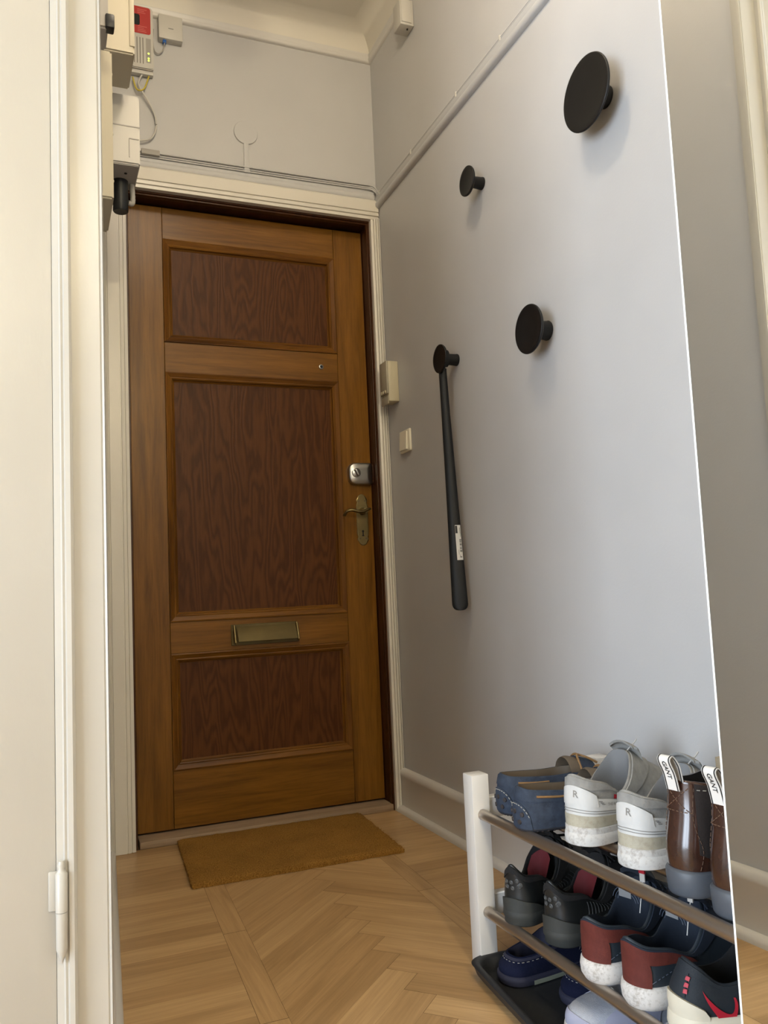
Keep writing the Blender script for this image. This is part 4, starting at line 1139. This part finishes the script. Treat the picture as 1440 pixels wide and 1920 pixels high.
# ---- navy trainers with maroon heels (lower shelf)
def maroon_trainer(label, x, y, rz, toe):
    t = place('navy_trainer', label, 'shoe', x, y, ZL, rz, 'navy trainers with maroon heels')
    T = [(-.006, 0, .104), (.010, -.020, .092), (.046, -.031, .084), (.088, -.034, .070), (.118, -.032, .096), (.140, -.017, .123), (.145, 0, .129)]
    s = Shoe(SNK_O, T, SNK_H, .034, .026, .012, .305, 1.10, toe)
    s.upper(M['navy_leather'], t); s.lining(M['navy'], t)
    s.sole(M['grimy_white'], t, flare=.004, prof=((.0, -.008), (.10, -.001), (.35, .0045), (.7, .006), (1.0, .0045), (1.10, .001), (1.10, -.004)))
    bm = B()
    for i in range(12):
        tt = .36+.007*i; o = s.base(tt); n_ = s.N(tt, .02); n_.z = 0; n_.normalize(); p = Vector((o.x, o.y, .012))+n_*.0065
        add_tube(bm, [p-Vector((0, 0, .008)), p+Vector((0, 0, .008))], .0007, 5)
    link('sole_rib', bm, M['charcoal_rubber'], t)
    # maroon heel panel: central strip, widening into a yoke under the collar
    hp_ = s.patch('heel_panel', -.075, .075, .0, .60, .0022, M['maroon'], t, nt=18)
    s.patch('heel_yoke', -.215, .215, lambda u: .58-.07*(2*abs(u-.5))**2, lambda u: .955-.18*(2*abs(u-.5))**6, .0026, M['maroon'], t, nt=44)
    s.patch('collar_padding', -.5+.001, .5, .86, .99, .0022, M['navy'], t, nt=70)
    for a in (.19, -.19):
        s.stitch('seam', [(a*(.40+.6*min(1, i/20)), .56-.0*i if i > 20 else .10+.46*i/20) for i in range(32)], .0006, M['navy_line'], t, .0035, .002, .0016)
    s.tongue(M['navy'], t, .165, .112, .096, .150, .026, .030, .009)
    bm = B()
    for k_ in range(3):
        r_ = .018+.005*k_
        add_tube(bm, smooth_path([(.118-.016, r_*math.cos(a), .100+r_*.9*math.sin(a)) for a in [PI*.05+PI*.9*i/8 for i in range(9)]], 3), .0005, 5)
    link('tongue_stitching', bm, M['navy_line'], t)
    s.laces(M['navy'], t, ((.148, .128), (.164, .120), (.182, .109), (.200, .096)), .028)
    # striped tab on the side of the tongue
    bm = B(); add_box(bm, .108, .111, -.034, -.024, .138, .160, .001); add_tube(bm, smooth_path([(.1095, -.029, .140), (.100, -.031, .118), (.096, -.029, .092)], 5), .0008, 6)
    tb = link('tongue_tab', bm, M['white_leather'], t); tb['label'] = 'white and red side tab'
    bm = B(); add_box(bm, .1075, .1115, -.0345, -.0235, .152, .1605); link('red_stripe', bm, M['red'], tb)
    bm = B(); add_box(bm, .1005, .1015, -.010, .014, .108, .122); link('size_label', bm, M['grey_lining'], t)
maroon_trainer('navy trainer with maroon heel and grimy white sole, beside the black trainers', -.346, -1.555, math.radians(16), .004)
maroon_trainer('navy trainer with maroon heel, beside the blue-black shoe with the red tick', -.340, -1.646, math.radians(9), -.004)

# ---- blue-black trainer with red tick (lower shelf, at the mirror)
def tick_trainer():
    t = place('running_shoe', 'blue-black running shoe with a red tick and cream sole, lower shelf by the mirror', 'shoe', -.330, -1.728, ZL, math.radians(-9))
    T = [(.018, 0, .098), (.026, -.018, .091), (.052, -.028, .070), (.092, -.029, .074), (.122, -.025, .100), (.138, -.014, .116), (.143, 0, .118)]
    s = Shoe(SNK_O, T, SNK_H, .030, .024, .014, .305, 1.08, .0)
    s.upper(M['dark_navy_tex'], t); s.lining(M['black_knit'], t)
    s.sole(M['cream_rubber'], t, flare=.012, prof=((.0, -.006), (.12, .002), (.4, .006), (.8, .006), (1.0, .0045), (1.12, .0015), (1.12, -.004)))
    s.patch('heel_clip', -.11, .11, 0, lambda u: .06+.26*math.sqrt(max(.0, 1-(2*abs(u-.5))**2)), .0045, M['cream_rubber'], t, nt=26)
    s.patch('heel_tab', -.05, .05, .34, .97, .002, M['dark_navy_tex'], t, nt=14)
    for k_ in range(3):
        bm = B(); add_prism(bm, [(-.0028, -.0032), (.0028, -.0026), (.0028, .0032), (-.0028, .0026)], lambda p: (p[0], p[1], 0), lambda p: (p[0], p[1], .0002))
        bmesh.ops.subdivide_edges(bm, edges=bm.edges[:], cuts=2); s.decal('red_mark', bm, .050, .76-.14*k_, .0026, M['red'], t)
    # tick: curved tapering stroke
    sw = []
    top = [(-.040, .020), (-.030, .008), (-.018, -.003), (-.004, -.011), (.012, -.014), (.024, -.011), (.032, -.002)]
    bot = [(.036, -.006), (.032, -.018), (.022, -.024), (.010, -.025), (-.006, -.020), (-.022, -.007), (-.034, .010)]
    def dens(P): return [p[:2] for p in smooth_path([(x, y, 0) for x, y in P], 4)]
    top = [(-.040, .016), (-.024, .004), (-.008, -.006), (.008, -.012), (.019, -.013), (.023, -.008), (.024, .004), (.0245, .012)]
    bot = [(-.040, .016), (-.026, -.001), (-.012, -.012), (.004, -.021), (.018, -.0245), (.027, -.021), (.030, -.008), (.029, .012)]
    a, b = dens(top), dens(bot); bm = B()
    A_ = [bm.verts.new((x, y, 0)) for x, y in a]; B_ = [bm.verts.new((x, y, 0)) for x, y in b]
    for i in range(len(a)-1):
        vs = [B_[i], B_[i+1], A_[i+1], A_[i]]
        bm.faces.new(vs)
    bm.transform(Matrix.Scale(.8, 4))
    s.decal('tick', bm, .138, .34, .0020, M['red'], t)
    for z_, sx in ((.03, 0), (.0, .004)):
        bm = B(); P1 = dens([(-.014+sx, z_), (-.004+sx, z_+.003), (.012+sx, z_+.009)]); P2 = dens([(-.014+sx, z_), (-.004+sx, z_-.004), (.012+sx, z_+.001)])
        A_ = [bm.verts.new((x, y, 0)) for x, y in P1]; B_ = [bm.verts.new((x, y, 0)) for x, y in P2]
        for i in range(len(P1)-1): bm.faces.new([B_[i], B_[i+1], A_[i+1], A_[i]])
        bm.transform(Matrix.Scale(.85, 4))
        s.decal('side_flash', bm, .200, .42, .0020, M['yellow_pale'], t)
    s.patch('collar_padding', -.5+.001, .5, .86, .99, .0022, M['dark_navy_tex'], t, nt=70)
    s.tongue(M['black_knit'], t, .165, .116, .094, .146, .026, .029, .008)
    s.laces(M['black_lace'], t, ((.150, .122), (.166, .114), (.184, .104)), .028)
tick_trainer()

# ---- dark blue slippers (boot tray)
def slipper(label, x, y, rz):
    t = place('slipper', label, 'slipper', x, y, .0065, rz, 'dark blue slippers')
    O = [(0, 0), (.016, -.030), (.066, -.038), (.130, -.040), (.200, -.047), (.258, -.038), (.286, 0)]
    T = [(.018, 0, .046), (.026, -.020, .046), (.060, -.029, .048), (.096, -.030, .054), (.120, -.027, .064), (.132, -.014, .072), (.136, 0, .074)]
    H = [(.018, .5, .012, .004)]*4+[(.028, .7, .012, .004), (.036, .7, .020, .004), (.038, .66, .024, .004)]
    s = Shoe(O, T, H, .016, .014, .004, .284, 1., 0)
    s.upper(M['slipper'], t); s.lining(M['slipper_trim'], t, zin=.022)
    s.sole(M['slipper_trim'], t, flare=.0, prof=((.0, -.003), (.12, .003), (.6, .005), (1.0, .004), (1.15, .0)))
    s.band('sole_wedge', .12, .66, .0056, M['slipper_sole'], t, .13, .38, 40)
    s.patch('binding', -.5+.001, .5, .86, .99, .0022, M['slipper_trim'], t, nt=70)
    s.stitch('stitching', [(-.22+.44*i/80, .80) for i in range(81)], .0007, M['mid_grey'], t, .003, .004, .001)
    # embroidered scroll
    bm = B()
    for k_ in range(4):
        add_tube(bm, smooth_path([(-.022+.012*k_, .0, 0), (-.018+.012*k_, .006, 0), (-.014+.012*k_, .001, 0), (-.018+.012*k_, -.004, 0), (-.010+.012*k_, -.001, 0)], 4), .0006, 5)
    s.decal('embroidery', bm, .325, .44, .0010, M['mid_grey'], t)
slipper('dark blue felt slipper in the boot tray at its far end', -.350, -1.272, math.radians(8))
slipper('dark blue felt slipper in the boot tray next to the grey mesh shoe', -.292, -1.392, math.radians(4))

# ---- grey mesh shoes (boot tray, toes to the hall)
def mesh_shoe(label, x, y, rz):
    t = place('mesh_trainer', label, 'shoe', x, y, .0065, rz, 'grey mesh shoes')
    s = Shoe(SNK_O, [(a, b, c*.80) for a, b, c in SNK_T], SNK_H, .026, .022, .010, .29, 1.06, 0)
    s.upper(M['mesh_grey'], t); s.lining(M['grey_lining'], t)
    s.sole(M['dirty_white'], t, flare=.008)
    s.patch('toe_cap', .42, .58, 0, lambda u: .12+.10*math.sin(PI*u), .0016, M['mesh_lilac'], t, nt=24)
    for a, b in ((.27, .40), (-.40, -.27)):
        s.patch('side_overlay', a, b, .05, lambda u: .95, .0014, M['mesh_lilac'], t, nt=18)
    s.tongue(M['mesh_lilac'], t, .165, .128, .076, .092, .026, .028, .004)
    s.laces(M['white_lace'], t, ((.154, .088), (.170, .082), (.186, .076), (.203, .069)), .028)
mesh_shoe('light grey mesh shoe in the boot tray, toe out, beside the slippers', -.075, -1.540, math.radians(172))
mesh_shoe('light grey mesh shoe in the boot tray, toe out, under the navy trainers', -.075, -1.668, math.radians(176))

# ------------------------------------------------------------------ lamps and daylight
lampm = NT('lit_opal_glass'); lampm.b.inputs['Emission Color'].default_value = LAMP_C; lampm.b.inputs['Emission Strength'].default_value = LAMP_E
lampfill = NT('fill_lamp_glass'); lampfill.b.inputs['Emission Color'].default_value = FILL_C; lampfill.b.inputs['Emission Strength'].default_value = FILL_E  # glow of the added fill globe
def ceiling_lamp(label, x, y, z, r, mat):
    t = thing('ceiling_lamp', label, 'ceiling lamp', (x, y, z))
    bm = B(); bmesh.ops.create_uvsphere(bm, u_segments=32, v_segments=16, radius=r); link('globe', bm, mat, t, smooth=80)
    bm = B(); add_lathe(bm, [(0, ZC-z-.0005), (.05, ZC-z-.0005), (.045, ZC-z-.02), (.03, r*.93), (0, r*.93)], axis_m((0, 0, 0), (0, 0, 1)), 32); link('ceiling_cup', bm, M['white_plastic'], t)
ceiling_lamp('opal glass globe lamp on the hall ceiling above the shoe rack', -.70, -1.5, 2.68, .09, lampm.m)
ceiling_lamp('added unseen fill globe on the ceiling of the wider room behind the camera', -1.0, -4.4, 2.5, .09, lampfill.m)  # fill light, added to brighten the door casings and the left floor

W = bpy.data.worlds.new('World'); SC.world = W; W.use_nodes = True
bg = W.node_tree.nodes['Background']; bg.inputs[0].default_value = (.55, .72, 1, 1); bg.inputs[1].default_value = .8
ld = bpy.data.lights.new('window_daylight', 'AREA'); ld.shape = 'RECTANGLE'; ld.size = WY1-WY0; ld.size_y = WZ1-WZ0; ld.energy = WIN_E; ld.color = WIN_C
lo = bpy.data.objects.new('window_daylight', ld); COL.objects.link(lo); lo.location = (-3.62, (WY0+WY1)/2, (WZ0+WZ1)/2); lo.rotation_euler = (0, -PI/2, 0)

# ------------------------------------------------------------------ camera
cam = bpy.data.cameras.new('camera'); co = bpy.data.objects.new('camera', cam); COL.objects.link(co); SC.camera = co
cam.sensor_fit = 'HORIZONTAL'; cam.sensor_width = 36; cam.lens = 1549.29/1440*36; cam.clip_start = .02
yaw, pit, rol = .392821049, .0933294160, -.0452094402
fw = Vector((math.sin(yaw)*math.cos(pit), math.cos(yaw)*math.cos(pit), math.sin(pit)))
rt = Vector((math.cos(yaw), -math.sin(yaw), 0)); up = rt.cross(fw)
r_ = rt*math.cos(rol)+up*math.sin(rol); u_ = -rt*math.sin(rol)+up*math.cos(rol)
mw = Matrix((( r_.x, u_.x, -fw.x), (r_.y, u_.y, -fw.y), (r_.z, u_.z, -fw.z))).to_4x4()
co.matrix_world = Matrix.Translation((-1.1525, -2.72, .761)) @ mw

SC.view_settings.view_transform = 'Standard'; SC.view_settings.look = 'None'
SC.view_settings.exposure = 0.17; SC.view_settings.gamma = 1; SC.view_settings.use_curve_mapping = False
